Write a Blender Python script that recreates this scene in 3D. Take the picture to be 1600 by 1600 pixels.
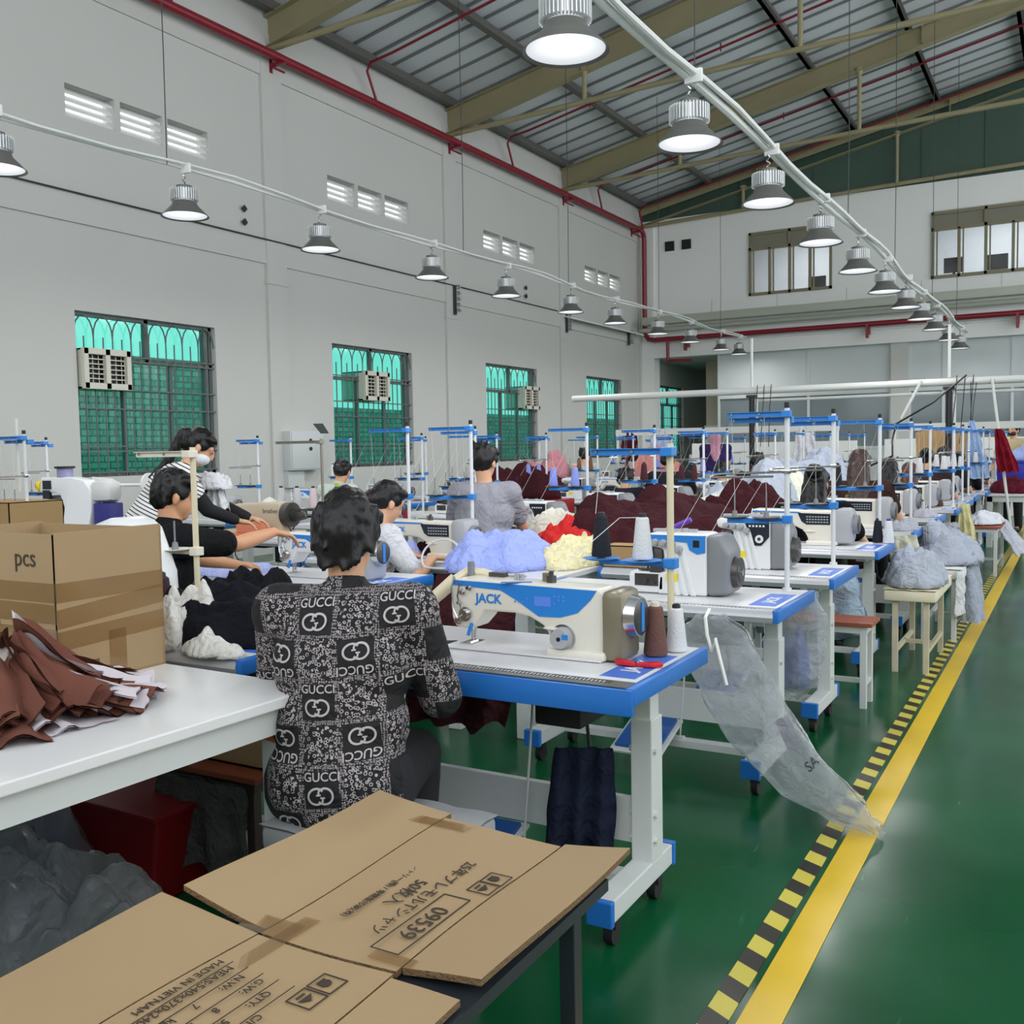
import bpy, bmesh, math, random
from math import sin, cos, pi, radians, sqrt
from mathutils import Vector, Matrix, noise
from mathutils.bvhtree import BVHTree
D = bpy.data
for o in list(D.objects): D.objects.remove(o)
SC = bpy.context.scene
C = SC.collection
rnd = random.Random(7)
# ------------------------------------------------------------------ camera, sky, exposure
CAM_H = 1.43
cam = D.objects.new('camera', D.cameras.new('camera')); C.objects.link(cam)
cam.data.sensor_fit = 'HORIZONTAL'; cam.data.sensor_width = 36.0
cam.data.lens = 36.0*1545/1600; cam.data.clip_start = .05
_y, _p, _r = radians(-29.86), radians(3.63), radians(1.017)
_f = Vector((sin(_y)*cos(_p), cos(_y)*cos(_p), -sin(_p))); _rt = Vector((cos(_y), -sin(_y), 0)); _d = _f.cross(_rt)
_r2 = _rt*cos(_r)+_d*sin(_r); _d2 = -_rt*sin(_r)+_d*cos(_r)
m = Matrix((_r2, -_d2, -_f)).transposed().to_4x4(); m.translation = (0, 0, CAM_H)
cam.matrix_world = m; SC.camera = cam
w = D.worlds.new('sky'); SC.world = w; w.use_nodes = True
w.node_tree.nodes['Background'].inputs[0].default_value = (.93, .97, 1, 1)
w.node_tree.nodes['Background'].inputs[1].default_value = 2.4
SC.view_settings.view_transform = 'Standard'; SC.view_settings.look = 'None'
SC.view_settings.gamma = 1; SC.view_settings.use_curve_mapping = False
SC.view_settings.exposure = 0.0
LAMP_WATTS = 18
# ------------------------------------------------------------------ materials
def srgb(r, g, b):
    f = lambda c: (c/255/12.92 if c <= 10.3 else ((c/255+.055)/1.055)**2.4)
    return (f(r), f(g), f(b), 1)
MATS = {}
def mat(name, col=(200, 200, 200), rough=.5, metal=0, bump=0, bscale=40, var=0, vscale=3, emit=0, alpha=1, sheen=0, spec=None, trans=0, coat=0):
    if name in MATS: return MATS[name]
    mt = D.materials.new(name); mt.use_nodes = True; MATS[name] = mt
    nt = mt.node_tree; b = nt.nodes['Principled BSDF']; c = srgb(*col)
    b.inputs['Base Color'].default_value = c; b.inputs['Roughness'].default_value = rough; b.inputs['Metallic'].default_value = metal
    if spec is not None: b.inputs['Specular IOR Level'].default_value = spec
    if coat: b.inputs['Coat Weight'].default_value = coat
    if sheen: b.inputs['Sheen Weight'].default_value = sheen
    if alpha < 1: b.inputs['Alpha'].default_value = alpha
    if trans: b.inputs['Transmission Weight'].default_value = trans
    if emit: b.inputs['Emission Color'].default_value = c; b.inputs['Emission Strength'].default_value = emit
    tc = nt.nodes.new('ShaderNodeTexCoord')
    if var:
        n = nt.nodes.new('ShaderNodeTexNoise'); n.inputs['Scale'].default_value = vscale; n.inputs['Detail'].default_value = 5
        nt.links.new(tc.outputs['Object'], n.inputs['Vector'])
        mx = nt.nodes.new('ShaderNodeMix'); mx.data_type = 'RGBA'
        mx.inputs[6].default_value = tuple(x*(1-var) for x in c[:3])+(1,); mx.inputs[7].default_value = tuple(min(1, x*(1+var)) for x in c[:3])+(1,)
        nt.links.new(n.outputs[0], mx.inputs[0]); nt.links.new(mx.outputs[2], b.inputs['Base Color'])
    if bump:
        n2 = nt.nodes.new('ShaderNodeTexNoise'); n2.inputs['Scale'].default_value = bscale; n2.inputs['Detail'].default_value = 4
        nt.links.new(tc.outputs['Object'], n2.inputs['Vector'])
        bp = nt.nodes.new('ShaderNodeBump'); bp.inputs['Strength'].default_value = bump; bp.inputs['Distance'].default_value = .02
        nt.links.new(n2.outputs[0], bp.inputs['Height']); nt.links.new(bp.outputs[0], b.inputs['Normal'])
    return mt
def clothmat(col, name=None, fine=1):
    name = name or 'cloth_%d_%d_%d' % col
    if name in MATS: return MATS[name]
    mt = mat(name, col, .92, spec=.15); nt, b, N, L = nodes(mt); tc = N('TexCoord'); prev = None
    for sc, st, ds, di in ((9, .55, .05, 2.2), (26, .45, .02, 1.2), (340, .12, .004, 0)):
        n = N('TexNoise'); n.inputs['Scale'].default_value = sc*fine if sc < 300 else sc; n.inputs['Detail'].default_value = 2; n.inputs['Distortion'].default_value = di; L(tc.outputs['Object'], n.inputs['Vector'])
        bp = N('Bump'); bp.inputs['Strength'].default_value = st; bp.inputs['Distance'].default_value = ds; L(n.outputs[0], bp.inputs['Height'])
        if prev: L(prev, bp.inputs['Normal'])
        prev = bp.outputs[0]
    L(prev, b.inputs['Normal']); return mt
def nodes(mt):
    nt = mt.node_tree
    return nt, nt.nodes['Principled BSDF'], (lambda t: nt.nodes.new('ShaderNode'+t)), nt.links.new
# ------------------------------------------------------------------ mesh builder: everything added ends up in ONE mesh
def rotm(rx=0, ry=0, rz=0):
    return Matrix.Rotation(rz, 4, 'Z') @ Matrix.Rotation(ry, 4, 'Y') @ Matrix.Rotation(rx, 4, 'X')
class MB:
    def __init__(s): s.bm = bmesh.new(); s.mats = []
    def mi(s, m):
        if m is None: return 0
        if m not in s.mats: s.mats.append(m)
        return s.mats.index(m)
    def _fin(s, vs, m):
        i = s.mi(m)
        if i:
            for v in vs:
                for f in v.link_faces: f.material_index = i
        return s
    def box(s, c, d, bev=0, rot=None, m=None, seg=2):
        M = Matrix.Translation(c) @ (rot or Matrix()) @ Matrix.Diagonal((d[0], d[1], d[2], 1))
        r = bmesh.ops.create_cube(s.bm, size=1, matrix=M); vs = r['verts']
        if bev:
            es = list({e for v in vs for e in v.link_edges})
            q = bmesh.ops.bevel(s.bm, geom=es, offset=min(bev, .49*min(abs(x) for x in d)), segments=seg, affect='EDGES', profile=.5)
            vs = q['verts']
        return s._fin(vs, m)
    def bb(s, a, b, bev=0, m=None):
        return s.box([(x+y)/2 for x, y in zip(a, b)], [abs(y-x) for x, y in zip(a, b)], bev, None, m)
    def cyl(s, p, q, r1, r2=None, n=16, m=None, caps=True):
        p, q = Vector(p), Vector(q); d = q-p; r2 = r1 if r2 is None else r2
        M = Matrix.Translation((p+q)/2) @ d.to_track_quat('Z', 'Y').to_matrix().to_4x4()
        r = bmesh.ops.create_cone(s.bm, cap_ends=caps, segments=n, radius1=r1, radius2=r2, depth=d.length, matrix=M)
        return s._fin(r['verts'], m)
    def ball(s, c, r, n=16, m=None, rot=None):
        if not hasattr(r, '__len__'): r = (r, r, r)
        M = Matrix.Translation(c) @ (rot or Matrix()) @ Matrix.Diagonal((*r, 1))
        q = bmesh.ops.create_uvsphere(s.bm, u_segments=n, v_segments=max(6, n*2//3), radius=1, matrix=M)
        return s._fin(q['verts'], m)
    def lathe(s, prof, c=(0, 0, 0), n=24, m=None, rot=None, cap=False):
        M = Matrix.Translation(c) @ (rot or Matrix()); rows = []
        for r, z in prof: rows.append([s.bm.verts.new(M @ Vector((r*cos(2*pi*i/n), r*sin(2*pi*i/n), z))) for i in range(n)])
        for a, b in zip(rows, rows[1:]):
            for i in range(n): s.bm.faces.new((a[i], a[(i+1) % n], b[(i+1) % n], b[i]))
        if cap:
            s.bm.faces.new(rows[0][::-1]); s.bm.faces.new(rows[-1])
        return s._fin([v for r in rows for v in r], m)
    def prism(s, poly, y0, y1, bev=0, m=None, M=None, seg=2):
        """polygon in XZ extruded along Y"""
        M = M or Matrix()
        a = [s.bm.verts.new((x, y0, z)) for x, z in poly]
        f = s.bm.faces.new(a); q = bmesh.ops.extrude_face_region(s.bm, geom=[f])
        b = [v for v in q['geom'] if isinstance(v, bmesh.types.BMVert)]
        for v in b: v.co.y = y1
        allv = a+b; fs = list({f for v in allv for f in v.link_faces})
        bmesh.ops.recalc_face_normals(s.bm, faces=fs)
        if bev:
            es = [e for e in {e for v in allv for e in v.link_edges} if e.calc_face_angle(0) > .35]
            q = bmesh.ops.bevel(s.bm, geom=es, offset=bev, segments=seg, affect='EDGES', profile=.5, clamp_overlap=True)
            seen = set(); st = [x for x in q['verts'] if x.is_valid]
            while st:
                v = st.pop()
                if v in seen: continue
                seen.add(v); st += [e.other_vert(v) for e in v.link_edges]
            allv = list(seen)
        bmesh.ops.transform(s.bm, matrix=M, verts=allv)
        return s._fin(allv, m)
    def tube(s, pts, r, n=8, m=None, close=False):
        pts = [Vector(p) for p in pts]; rows = []; N = len(pts); up = Vector((0, 0, 1)); prev = None
        for i, p in enumerate(pts):
            t = (pts[min(i+1, N-1)]-pts[max(i-1, 0)])
            if t.length < 1e-9: t = Vector((0, 0, 1))
            t.normalize()
            if prev is None:
                a = t.cross(up)
                if a.length < .05: a = t.cross(Vector((1, 0, 0)))
            else: a = prev-t*prev.dot(t)
            a.normalize(); prev = a; b = t.cross(a); rr = r[i] if hasattr(r, '__len__') else r
            rows.append([s.bm.verts.new(p+a*rr*cos(2*pi*k/n)+b*rr*sin(2*pi*k/n)) for k in range(n)])
        for a, b in zip(rows, rows[1:]):
            for k in range(n): s.bm.faces.new((a[k], a[(k+1) % n], b[(k+1) % n], b[k]))
        s.bm.faces.new(rows[0][::-1]); s.bm.faces.new(rows[-1])
        return s._fin([v for r in rows for v in r], m)
    def quad(s, pts, m=None):
        vs = [s.bm.verts.new(p) for p in pts]; s.bm.faces.new(vs); return s._fin(vs, m)
    def grid(s, fn, nu, nv, m=None):
        g = [[s.bm.verts.new(fn(i/nu, j/nv)) for j in range(nv+1)] for i in range(nu+1)]
        for i in range(nu):
            for j in range(nv): s.bm.faces.new((g[i][j], g[i+1][j], g[i+1][j+1], g[i][j+1]))
        return s._fin([v for r in g for v in r], m)
    def mesh(s, name, mt=None, smooth=35):
        bmesh.ops.recalc_face_normals(s.bm, faces=s.bm.faces)
        me = D.meshes.new(name); s.bm.to_mesh(me); s.bm.free()
        ms = ([mt] if mt else [])+[x for x in s.mats if x is not mt]
        for x in ms: me.materials.append(x)
        if smooth:
            me.polygons.foreach_set('use_smooth', [True]*len(me.polygons))
            if smooth < 180: me.set_sharp_from_angle(angle=radians(smooth))
        return me
    def obj(s, name, mt, parent=None, smooth=35, loc=None, rz=0):
        # m=None faces use slot 0 (mt); extra materials follow
        s.mats = [mt]+[x for x in s.mats if x is not mt] if mt not in s.mats else s.mats
        return link(name, s.mesh(name, s.mats[0], smooth), parent, loc, rz)
def mbx(mt):
    b = MB(); b.mats = [mt]; return b
def link(name, me, parent=None, loc=None, rz=0):
    o = D.objects.new(name, me); C.objects.link(o)
    if loc: o.location = loc
    if rz: o.rotation_euler.z = rz
    if parent: o.parent = parent
    return o
def tag(o, label, cat, group=None, kind=None):
    o['label'] = label; o['category'] = cat
    if group: o['group'] = group
    if kind: o['kind'] = kind
    return o
def thing(name, label, cat, loc=(0, 0, 0), rz=0, group=None):
    o = D.objects.new(name, None); C.objects.link(o); o.empty_display_size = .1
    o.location = loc; o.rotation_euler.z = rz
    return tag(o, label, cat, group)
def struct(o, label=None):
    o['kind'] = 'structure'
    if label: o['label'] = label
    return o
def dup(src, loc, rz=0, label=None, group=None, skip=(), mats=None):
    """copy of a thing, its parts and their sub-parts"""
    def cp(o, par):
        c = o.copy(); C.objects.link(c); c.parent = par
        if mats and c.type == 'MESH' and o.name.split('.')[0] in mats:
            c.data = mats[o.name.split('.')[0]](o.data)
        for ch in o.children:
            if ch.name.split('.')[0] not in skip: cp(ch, c)
        return c
    r = cp(src, None); r.location = loc; r.rotation_euler = (0, 0, rz)
    if label: r['label'] = label
    if group: r['group'] = group
    return r
TMP = D.scenes.new('workshop')
def evaluated(o):
    TMP.collection.objects.link(o); vl = TMP.view_layers[0]; vl.update()
    me = D.meshes.new_from_object(o.evaluated_get(vl.depsgraph)); D.objects.remove(o); return me
def textmesh(txt, size, depth=0, bold=0, fine=0):
    """lettering as a flat mesh in XY centred on the origin"""
    cu = D.curves.new('t', 'FONT'); cu.body = txt; cu.size = size; cu.align_x = 'CENTER'; cu.align_y = 'CENTER'
    cu.offset = bold; cu.resolution_u = 3; cu.extrude = depth
    return evaluated(D.objects.new('t', cu))
def letter(name, txt, size, mt, parent, M, bold=0):
    """lettering lying on a surface: M maps its XY plane there"""
    me = textmesh(txt, size, .0004, bold); me.transform(M); me.materials.clear(); me.materials.append(mt)
    me.name = name; return link(name, me, parent)
def basis(x, y, loc):
    x = Vector(x).normalized(); y = Vector(y).normalized(); z = x.cross(y)
    m = Matrix((x, y, z)).transposed().to_4x4(); m.translation = loc; return m
FACE = basis((1, 0, 0), (0, 0, 1), (0, 0, 0))   # lettering on a face turned to the operator (-Y)
def at(M, loc): 
    m = M.copy(); m.translation = loc; return m
# photo-measured rays: used once, to read positions of things off known planes
def ray(x, y): return (_r2*(x-800)+_d2*(y-800)+_f*1545)
def on_z(x, y, z): v = ray(x, y); return Vector((0, 0, CAM_H))+v*((z-CAM_H)/v.z)
def on_y(x, y, Y): v = ray(x, y); return Vector((0, 0, CAM_H))+v*(Y/v.y)
def on_x(x, y, X): v = ray(x, y); return Vector((0, 0, CAM_H))+v*(X/v.x)
# ================================================================== SETTING
WX, BY, FY, RX = -10.0, 24.4, -2.5, -.5     # left wall, back wall, wall behind the camera, right side
BAY = [1.65, 6.2, 10.75, 15.3, 19.85, 24.4]  # column lines
M_wall = mat('wall_paint', (196, 196, 192), .75, bump=.08, bscale=9, var=.035, vscale=.8)
M_white = mat('white_paint', (232, 233, 230), .6, var=.03, vscale=1.5)
M_steel = mat('olive_steel', (146, 138, 106), .55, var=.15, vscale=2)
M_purlin = mat('dark_purlin', (96, 94, 90), .5, var=.1)
M_redpipe = mat('red_pipe', (128, 22, 40), .35, var=.08)
M_black = mat('black_plastic', (22, 22, 24), .4)
M_chrome = mat('chrome', (205, 205, 205), .18, 1)
# --- floor
mf = mat('green_epoxy', (28, 92, 62), .16)
nt, b, N, L = nodes(mf)
tc = N('TexCoord'); n1 = N('TexNoise'); n1.inputs['Scale'].default_value = .9; n1.inputs['Detail'].default_value = 6
n2 = N('TexNoise'); n2.inputs['Scale'].default_value = 2.5; n2.inputs['Detail'].default_value = 6
mp = N('Mapping'); mp.inputs['Scale'].default_value = (6, .7, 1); mp.inputs['Rotation'].default_value = (0, 0, .5)
n3 = N('TexNoise'); n3.inputs['Scale'].default_value = 5; n3.inputs['Detail'].default_value = 9
for n in (n1, n2): L(tc.outputs['Object'], n.inputs['Vector'])
L(tc.outputs['Object'], mp.inputs['Vector']); L(mp.outputs[0], n3.inputs['Vector'])
cr = N('ValToRGB'); e = cr.color_ramp.elements; e[0].position = .3; e[0].color = srgb(4, 66, 36); e[1].position = .75; e[1].color = srgb(16, 92, 54)
L(n1.outputs[0], cr.inputs[0])
sc = N('ValToRGB'); e = sc.color_ramp.elements; e[0].position = .69; e[0].color = (0, 0, 0, 1); e[1].position = .8; e[1].color = (1, 1, 1, 1)
L(n3.outputs[0], sc.inputs[0])
mx = N('Mix'); mx.data_type = 'RGBA'; L(sc.outputs[0], mx.inputs[0]); L(cr.outputs[0], mx.inputs[6]); mx.inputs[7].default_value = srgb(50, 112, 82)
L(mx.outputs[2], b.inputs['Base Color'])
rr = N('MapRange'); rr.inputs[3].default_value = .12; rr.inputs[4].default_value = .3; b.inputs['Specular IOR Level'].default_value = .24; L(n2.outputs[0], rr.inputs[0]); L(rr.outputs[0], b.inputs['Roughness'])
bp = N('Bump'); bp.inputs['Strength'].default_value = .1; bp.inputs['Distance'].default_value = .01; L(n1.outputs[0], bp.inputs['Height']); L(bp.outputs[0], b.inputs['Normal'])
q = mbx(mf); q.bb((WX-.3, FY-.2, -.1), (RX+8, 31, 0)); struct(q.obj('floor', mf), 'glossy scuffed green epoxy factory floor')
# --- painted aisle lines
my = mat('yellow_paint', (224, 186, 30), .35, var=.1, vscale=5)
q = mbx(my); q.bb((-.715, .5, 0), (-.615, 24, .003)); struct(q.obj('trim_1', my), 'solid yellow line painted along the aisle floor')
mz = mat('hazard_tape', (206, 190, 60), .4)
nt, b, N, L = nodes(mz); tc = N('TexCoord'); sp = N('SeparateXYZ'); L(tc.outputs['Object'], sp.inputs[0])
ad = N('Math'); ad.operation = 'MULTIPLY_ADD'; ad.inputs[1].default_value = .55; L(sp.outputs[0], ad.inputs[0]); L(sp.outputs[1], ad.inputs[2])
fr = N('Math'); fr.operation = 'PINGPONG'; fr.inputs[1].default_value = .085; L(ad.outputs[0], fr.inputs[0])
gt = N('Math'); gt.operation = 'GREATER_THAN'; gt.inputs[1].default_value = .0425; L(fr.outputs[0], gt.inputs[0])
mx = N('Mix'); mx.data_type = 'RGBA'; mx.inputs[6].default_value = srgb(44, 40, 30); mx.inputs[7].default_value = srgb(210, 196, 76); L(gt.outputs[0], mx.inputs[0]); L(mx.outputs[2], b.inputs['Base Color'])
q = mbx(mz); q.bb((-.80, .5, 0), (-.735, 22, .003)); struct(q.obj('trim_2', mz), 'black and yellow hazard tape beside the solid yellow line')
# --- left wall with window and vent openings
WINS = [(7.45, 9.57), (11.95, 14.05), (16.5, 18.58), (21.0, 23.05), (25.45, 27.55)]
WZ = (1.19, 3.11)
VENTS = [(a+(bb-a)*(k/3)+(.04 if k else 0), a+(bb-a)*((k+1)/3)-(.04 if k < 2 else 0)) for a, bb in WINS[:4] for k in range(3)]
VZ = (5.29, 5.65)
def wall_grid(y0, y1, z0, z1, holes):
    ys = sorted({y0, y1, *[h[0] for h in holes], *[h[1] for h in holes]}); zs = sorted({z0, z1, *[h[2] for h in holes], *[h[3] for h in holes]})
    q = mbx(M_wall)
    for a, b in zip(ys, ys[1:]):
        run = None
        for c, d in zip(zs, zs[1:]):
            hole = any(h[0] <= a and b <= h[1] and h[2] <= c and d <= h[3] for h in holes)
            if hole:
                if run: q.bb((WX-.22, a, run[0]), (WX, b, run[1])); run = None
            else: run = (run[0] if run else c, d)
        if run: q.bb((WX-.22, a, run[0]), (WX, b, run[1]))
    bmesh.ops.remove_doubles(q.bm, verts=q.bm.verts, dist=1e-4)
    return q
q = wall_grid(FY, 31, 0, 7.75, [(a, b, *WZ) for a, b in WINS]+[(a, b, *VZ) for a, b in VENTS])
for y in BAY: q.bb((WX-.05, y-.2, 0), (WX+.045, y+.2, 7.2))            # plastered columns
q.bb((WX-.05, FY, 4.1), (WX+.03, BY, 4.42)); q.bb((WX-.05, FY, 6.7), (WX+.03, BY, 7.3))   # plastered tie beams
for y in BAY[1:5]: q.bb((WX, y-.22, 3.82), (WX+.06, y+.22, 3.86))
struct(q.obj('wall_left', M_wall, smooth=0), 'grey plastered side wall with columns and beams')
# concrete louvres in the vents
for i in range(4):
    q = mbx(M_white)
    for a, b in VENTS[i*3:i*3+3]:
        for k in range(4): q.box((WX-.11, (a+b)/2, VZ[0]+.06+k*.085), (.16, b-a, .03), rot=rotm(0, .55, 0))
    struct(q.obj('trim_%d' % (3+i), M_white, smooth=0), 'row of three slatted air vents high in the side wall')
# --- side wall windows
mgl = D.materials.new('teal_glass'); mgl.use_nodes = True; MATS['teal_glass'] = mgl
def film(mt, col, gl=.08, rough=.05, tcol=None, mixf=.1):
    mt.use_nodes = True; nt = mt.node_tree; nt.nodes.clear(); N = lambda t: nt.nodes.new('ShaderNode'+t); L = nt.links.new
    out = N('OutputMaterial'); tr = N('BsdfTransparent'); tr.inputs[0].default_value = col
    g = N('BsdfGlossy'); g.inputs['Roughness'].default_value = rough; g.inputs[0].default_value = (1, 1, 1, 1)
    df = N('BsdfDiffuse'); df.inputs[0].default_value = tcol or col
    tl = N('BsdfTranslucent'); tl.inputs[0].default_value = tcol or col
    a = N('MixShader'); a.inputs[0].default_value = .5; L(df.outputs[0], a.inputs[1]); L(tl.outputs[0], a.inputs[2])
    b = N('MixShader'); b.inputs[0].default_value = mixf; L(tr.outputs[0], b.inputs[1]); L(a.outputs[0], b.inputs[2])
    fr = N('LayerWeight'); fr.inputs[0].default_value = .5; pw = N('Math'); pw.operation = 'POWER'; pw.inputs[1].default_value = 3.5; L(fr.outputs['Facing'], pw.inputs[0]); ml = N('Math'); ml.operation = 'MULTIPLY_ADD'; ml.inputs[1].default_value = gl*5; ml.inputs[2].default_value = .03; L(pw.outputs[0], ml.inputs[0])
    c = N('MixShader'); L(ml.outputs[0], c.inputs[0]); L(b.outputs[0], c.inputs[1]); L(g.outputs[0], c.inputs[2]); L(c.outputs[0], out.inputs[0])
    return N, L, df, tl, g, b
film(mgl, srgb(150, 210, 200), .04, .1, srgb(90, 196, 182), .12)
M_grille = mat('grille_iron', (98, 104, 102), .5, .3)
M_frame = mat('window_frame_grey', (92, 100, 98), .5)
for i, (a, b) in enumerate(WINS):
    W = thing('window_%d' % (i+1), 'teal glazed barred window with arched bar tops, %s bay of the side wall' % ['nearest', 'second', 'third', 'fourth', 'last far corner'][i], 'window', (WX, a, WZ[0]))
    del W['category']; struct(W)
    w_, h_ = b-a, WZ[1]-WZ[0]; mid = h_*.73
    q = mbx(M_frame)
    for y in (.025, w_-.025): q.bb((-.14, y-.025, 0), (-.08, y+.025, h_))
    for z in (.02, mid, h_-.02): q.bb((-.14, 0, z-.025), (-.08, w_, z+.025))
    q.bb((-.14, w_*.5-.03, mid), (-.08, w_*.5+.03, h_)); q.bb((-.14, w_*.33-.02, 0), (-.08, w_*.33+.02, mid)); q.bb((-.14, w_*.67-.02, 0), (-.08, w_*.67+.02, mid))
    q.bb((-.15, w_-.14, 0), (-.07, w_-.08, h_))
    q.obj('frame', M_frame, W, 0)
    q = mbx(mgl); q.bb((-.112, .03, .03), (-.106, w_-.03, h_-.03)); q.obj('pane', mgl, W, 0)
    q = mbx(M_grille); nb = 16; st = w_/nb
    for k in range(1, nb): q.cyl((-.04, k*st, 0), (-.04, k*st, mid+(.24 if k % 2 else .24)), .009, n=6)
    for k in range(0, nb, 2):    # pointed arches at the top
        for s in (0, 1):
            pts = [(-.04, (k+.0+2*s*1.0)*st if 0 else (k+2*s)*st-(1 if s else -1)*st*(1-cos(t*pi/2)) , mid+.24+.24*sin(t*pi/2)) for t in (0, .25, .5, .75, 1)]
            q.tube(pts, .009, 5)
    for z in (.3, .36, h_*.42, h_*.54, mid-.02, mid+.04, .05): q.box((-.04, w_/2, z), (.012, w_, .016))
    q.obj('grille', M_grille, W, 30)
# --- outside: the neighbour's brick wall seen through the glass
mb_ = mat('outside_brick', (196, 192, 170), .8)
nt, b, N, L = nodes(mb_); tc = N('TexCoord'); mp = N('Mapping'); mp.inputs['Rotation'].default_value = (0, pi/2, 0) ; mp.inputs['Rotation'].default_value = (pi/2, 0, pi/2)
sx = N('SeparateXYZ'); cx = N('CombineXYZ'); L(tc.outputs['Object'], sx.inputs[0]); L(sx.outputs[1], cx.inputs[0]); L(sx.outputs[2], cx.inputs[1])
br = N('TexBrick'); br.inputs['Scale'].default_value = 2.6; br.inputs['Color1'].default_value = srgb(96, 176, 158); br.inputs['Color2'].default_value = srgb(176, 226, 208); br.inputs['Mortar'].default_value = srgb(28, 52, 48)
br.inputs['Mortar Size'].default_value = .03; L(cx.outputs[0], br.inputs['Vector']); L(br.outputs[0], b.inputs['Base Color'])
q = mbx(mb_); q.bb((WX-2.75, FY, 0), (WX-2.5, 12.9, 2.95)); q.bb((WX-2.75, 12.9, 0), (WX-2.5, 31, 2.3))
struct(q.obj('wall_exterior', mb_), 'neighbouring brick wall outside the side windows')
q = mbx(mat('outside_ground', (206, 206, 196), .9)); q.bb((WX-6, FY, -.1), (WX-.3, 31, -.01)); struct(q.obj('ground', None), 'ground outside the side windows')
M_bwall = mat('back_wall_paint', (232, 233, 230), .7, bump=.06, bscale=9, var=.03, vscale=.8)
# --- back wall: white upper storey, dark green sheeting above
WB = [(-7.14, -5.15, 5.1, 6.62), (-2.97, -.75, 5.1, 6.57)]
q = mbx(M_bwall); xs = [WX, -7.14, -5.15, -2.97, -.75, RX+8]
for a, b in zip(xs, xs[1:]):
    if (a, b) in [(h[0], h[1]) for h in WB]: q.bb((a, BY, 3.72), (b, BY+.25, 5.1)); q.bb((a, BY, 6.6), (b, BY+.25, 7.25))
    else: q.bb((a, BY, 3.72), (b, BY+.25, 7.25))
q.bb((WX-.05, BY-.08, 0), (WX+.38, BY+.3, 7.2)); q.bb((WX, BY-.1, 3.72), (RX+8, BY+.1, 3.8))
q.bb((WX, BY-.06, 4.05), (RX+8, BY+.1, 4.1))
struct(q.obj('wall_back', M_bwall, smooth=0), 'white upper back wall with two office windows')
def roofz(x): return 7.72+.196*(min(x, 4)+10)-(.196*max(0, x-4))
mgr = mat('green_sheet', (62, 86, 74), .6, var=.15, vscale=1.2, bump=.2, bscale=2)
q = mbx(mgr); q.prism([(WX-.3, 7.2), (4, 7.2), (4, roofz(4)), (WX-.3, roofz(WX-.3))], BY+.05, BY+.15); q.prism([(4, 7.2), (RX+8, 7.2), (RX+8, roofz(RX+8)), (4, roofz(4))], BY+.05, BY+.15)
for x in (-9.2, -7.4, -5.6, -3.2, -1.9, -.2): q.bb((x, BY+.03, 7.25), (x+.03, BY+.06, roofz(x)-.1))
struct(q.obj('wall_gable', mgr, smooth=0), 'dark green sheeting above the white back wall')
# back windows: olive frames, lit office behind
M_olive = mat('olive_frame', (128, 122, 98), .5)
film(D.materials.new('clear_glass'), (.92, .95, .95, 1), .06, .03, (.8, .8, .8, 1), .03); M_glass = D.materials['clear_glass']; MATS['clear_glass'] = M_glass
M_panel = mat('olive_panel', (126, 124, 108), .6)
for i, (x0, x1, z0, z1) in enumerate(WB):
    W = thing('window_%d' % (6+i), ['olive framed office window above the duct, nearer the corner', 'olive framed office window above the duct, at the right'][i], 'window', (x0, BY, z0)); del W['category']; struct(W)
    w_, h_ = x1-x0, z1-z0; q = mbx(M_olive); tz = h_*.74
    for z in (.03, tz, h_-.03): q.bb((0, -.05, z-.035), (w_, .05, z+.035))
    for k in range(5): x = .03+(w_-.06)*k/4; q.bb((x-.03, -.05, 0), (x+.03, .05, tz))
    for x in (.03, w_/2, w_-.03): q.bb((x-.03, -.05, tz), (x+.03, .05, h_))
    for k in range(4): x = .1+(w_-.06)*k/4; q.bb((x, -.03, .06), (x+.03, .03, tz-.04))
    q.obj('frame', M_olive, W, 0)
    q = mbx(M_glass); q.bb((.04, -.004, .05), (w_-.04, .004, tz-.04)); q.obj('pane', M_glass, W, 0)
    q = mbx(M_panel); q.bb((.04, -.012, tz+.02), (w_-.04, .012, h_-.04)); q.obj('top_panel', M_panel, W, 0)
# office room behind the windows
M_office = mat('office_wall', (224, 226, 230), .7)
q = mbx(M_office); q.bb((WX, BY+3, 4.6), (2, BY+3.2, 7.2)); q.bb((WX, BY+.3, 4.5), (2, BY+3.2, 4.6)); q.bb((WX, BY+.3, 7.1), (2, BY+3.2, 7.2)); q.bb((-4.3, BY+.3, 4.6), (-4.2, BY+3, 7.1)); struct(q.obj('wall_office', M_office, smooth=0), 'pale office room behind the upper windows')
for x in (-6, -1.6):
    l = D.objects.new('office_light', D.lights.new('office_light', 'AREA')); C.objects.link(l); l.location = (x, BY+1.5, 7.0); l.data.size = 1.2; l.data.energy = 45
for x, h in ((-5.6, .5), (-2.55, .75), (-1.65, .7)):
    T = thing('office_monitor', 'dark computer monitor seen through the %s' % {-5.6: 'nearer-corner office window', -2.55: 'right office window, left pane', -1.65: 'right office window, third pane'}[x], 'monitor', (x, BY+.45, 4.6))
    q = mbx(M_black); q.box((0, 0, .5+h*.45), (.42, .05, .34), .01); q.obj('screen', M_black, T)
    q = mbx(M_black); q.cyl((0, .04, 0), (0, .04, .5+h*.4), .03); q.box((0, 0, .01), (.25, .2, .02)); q.obj('stand', M_black, T)
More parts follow.
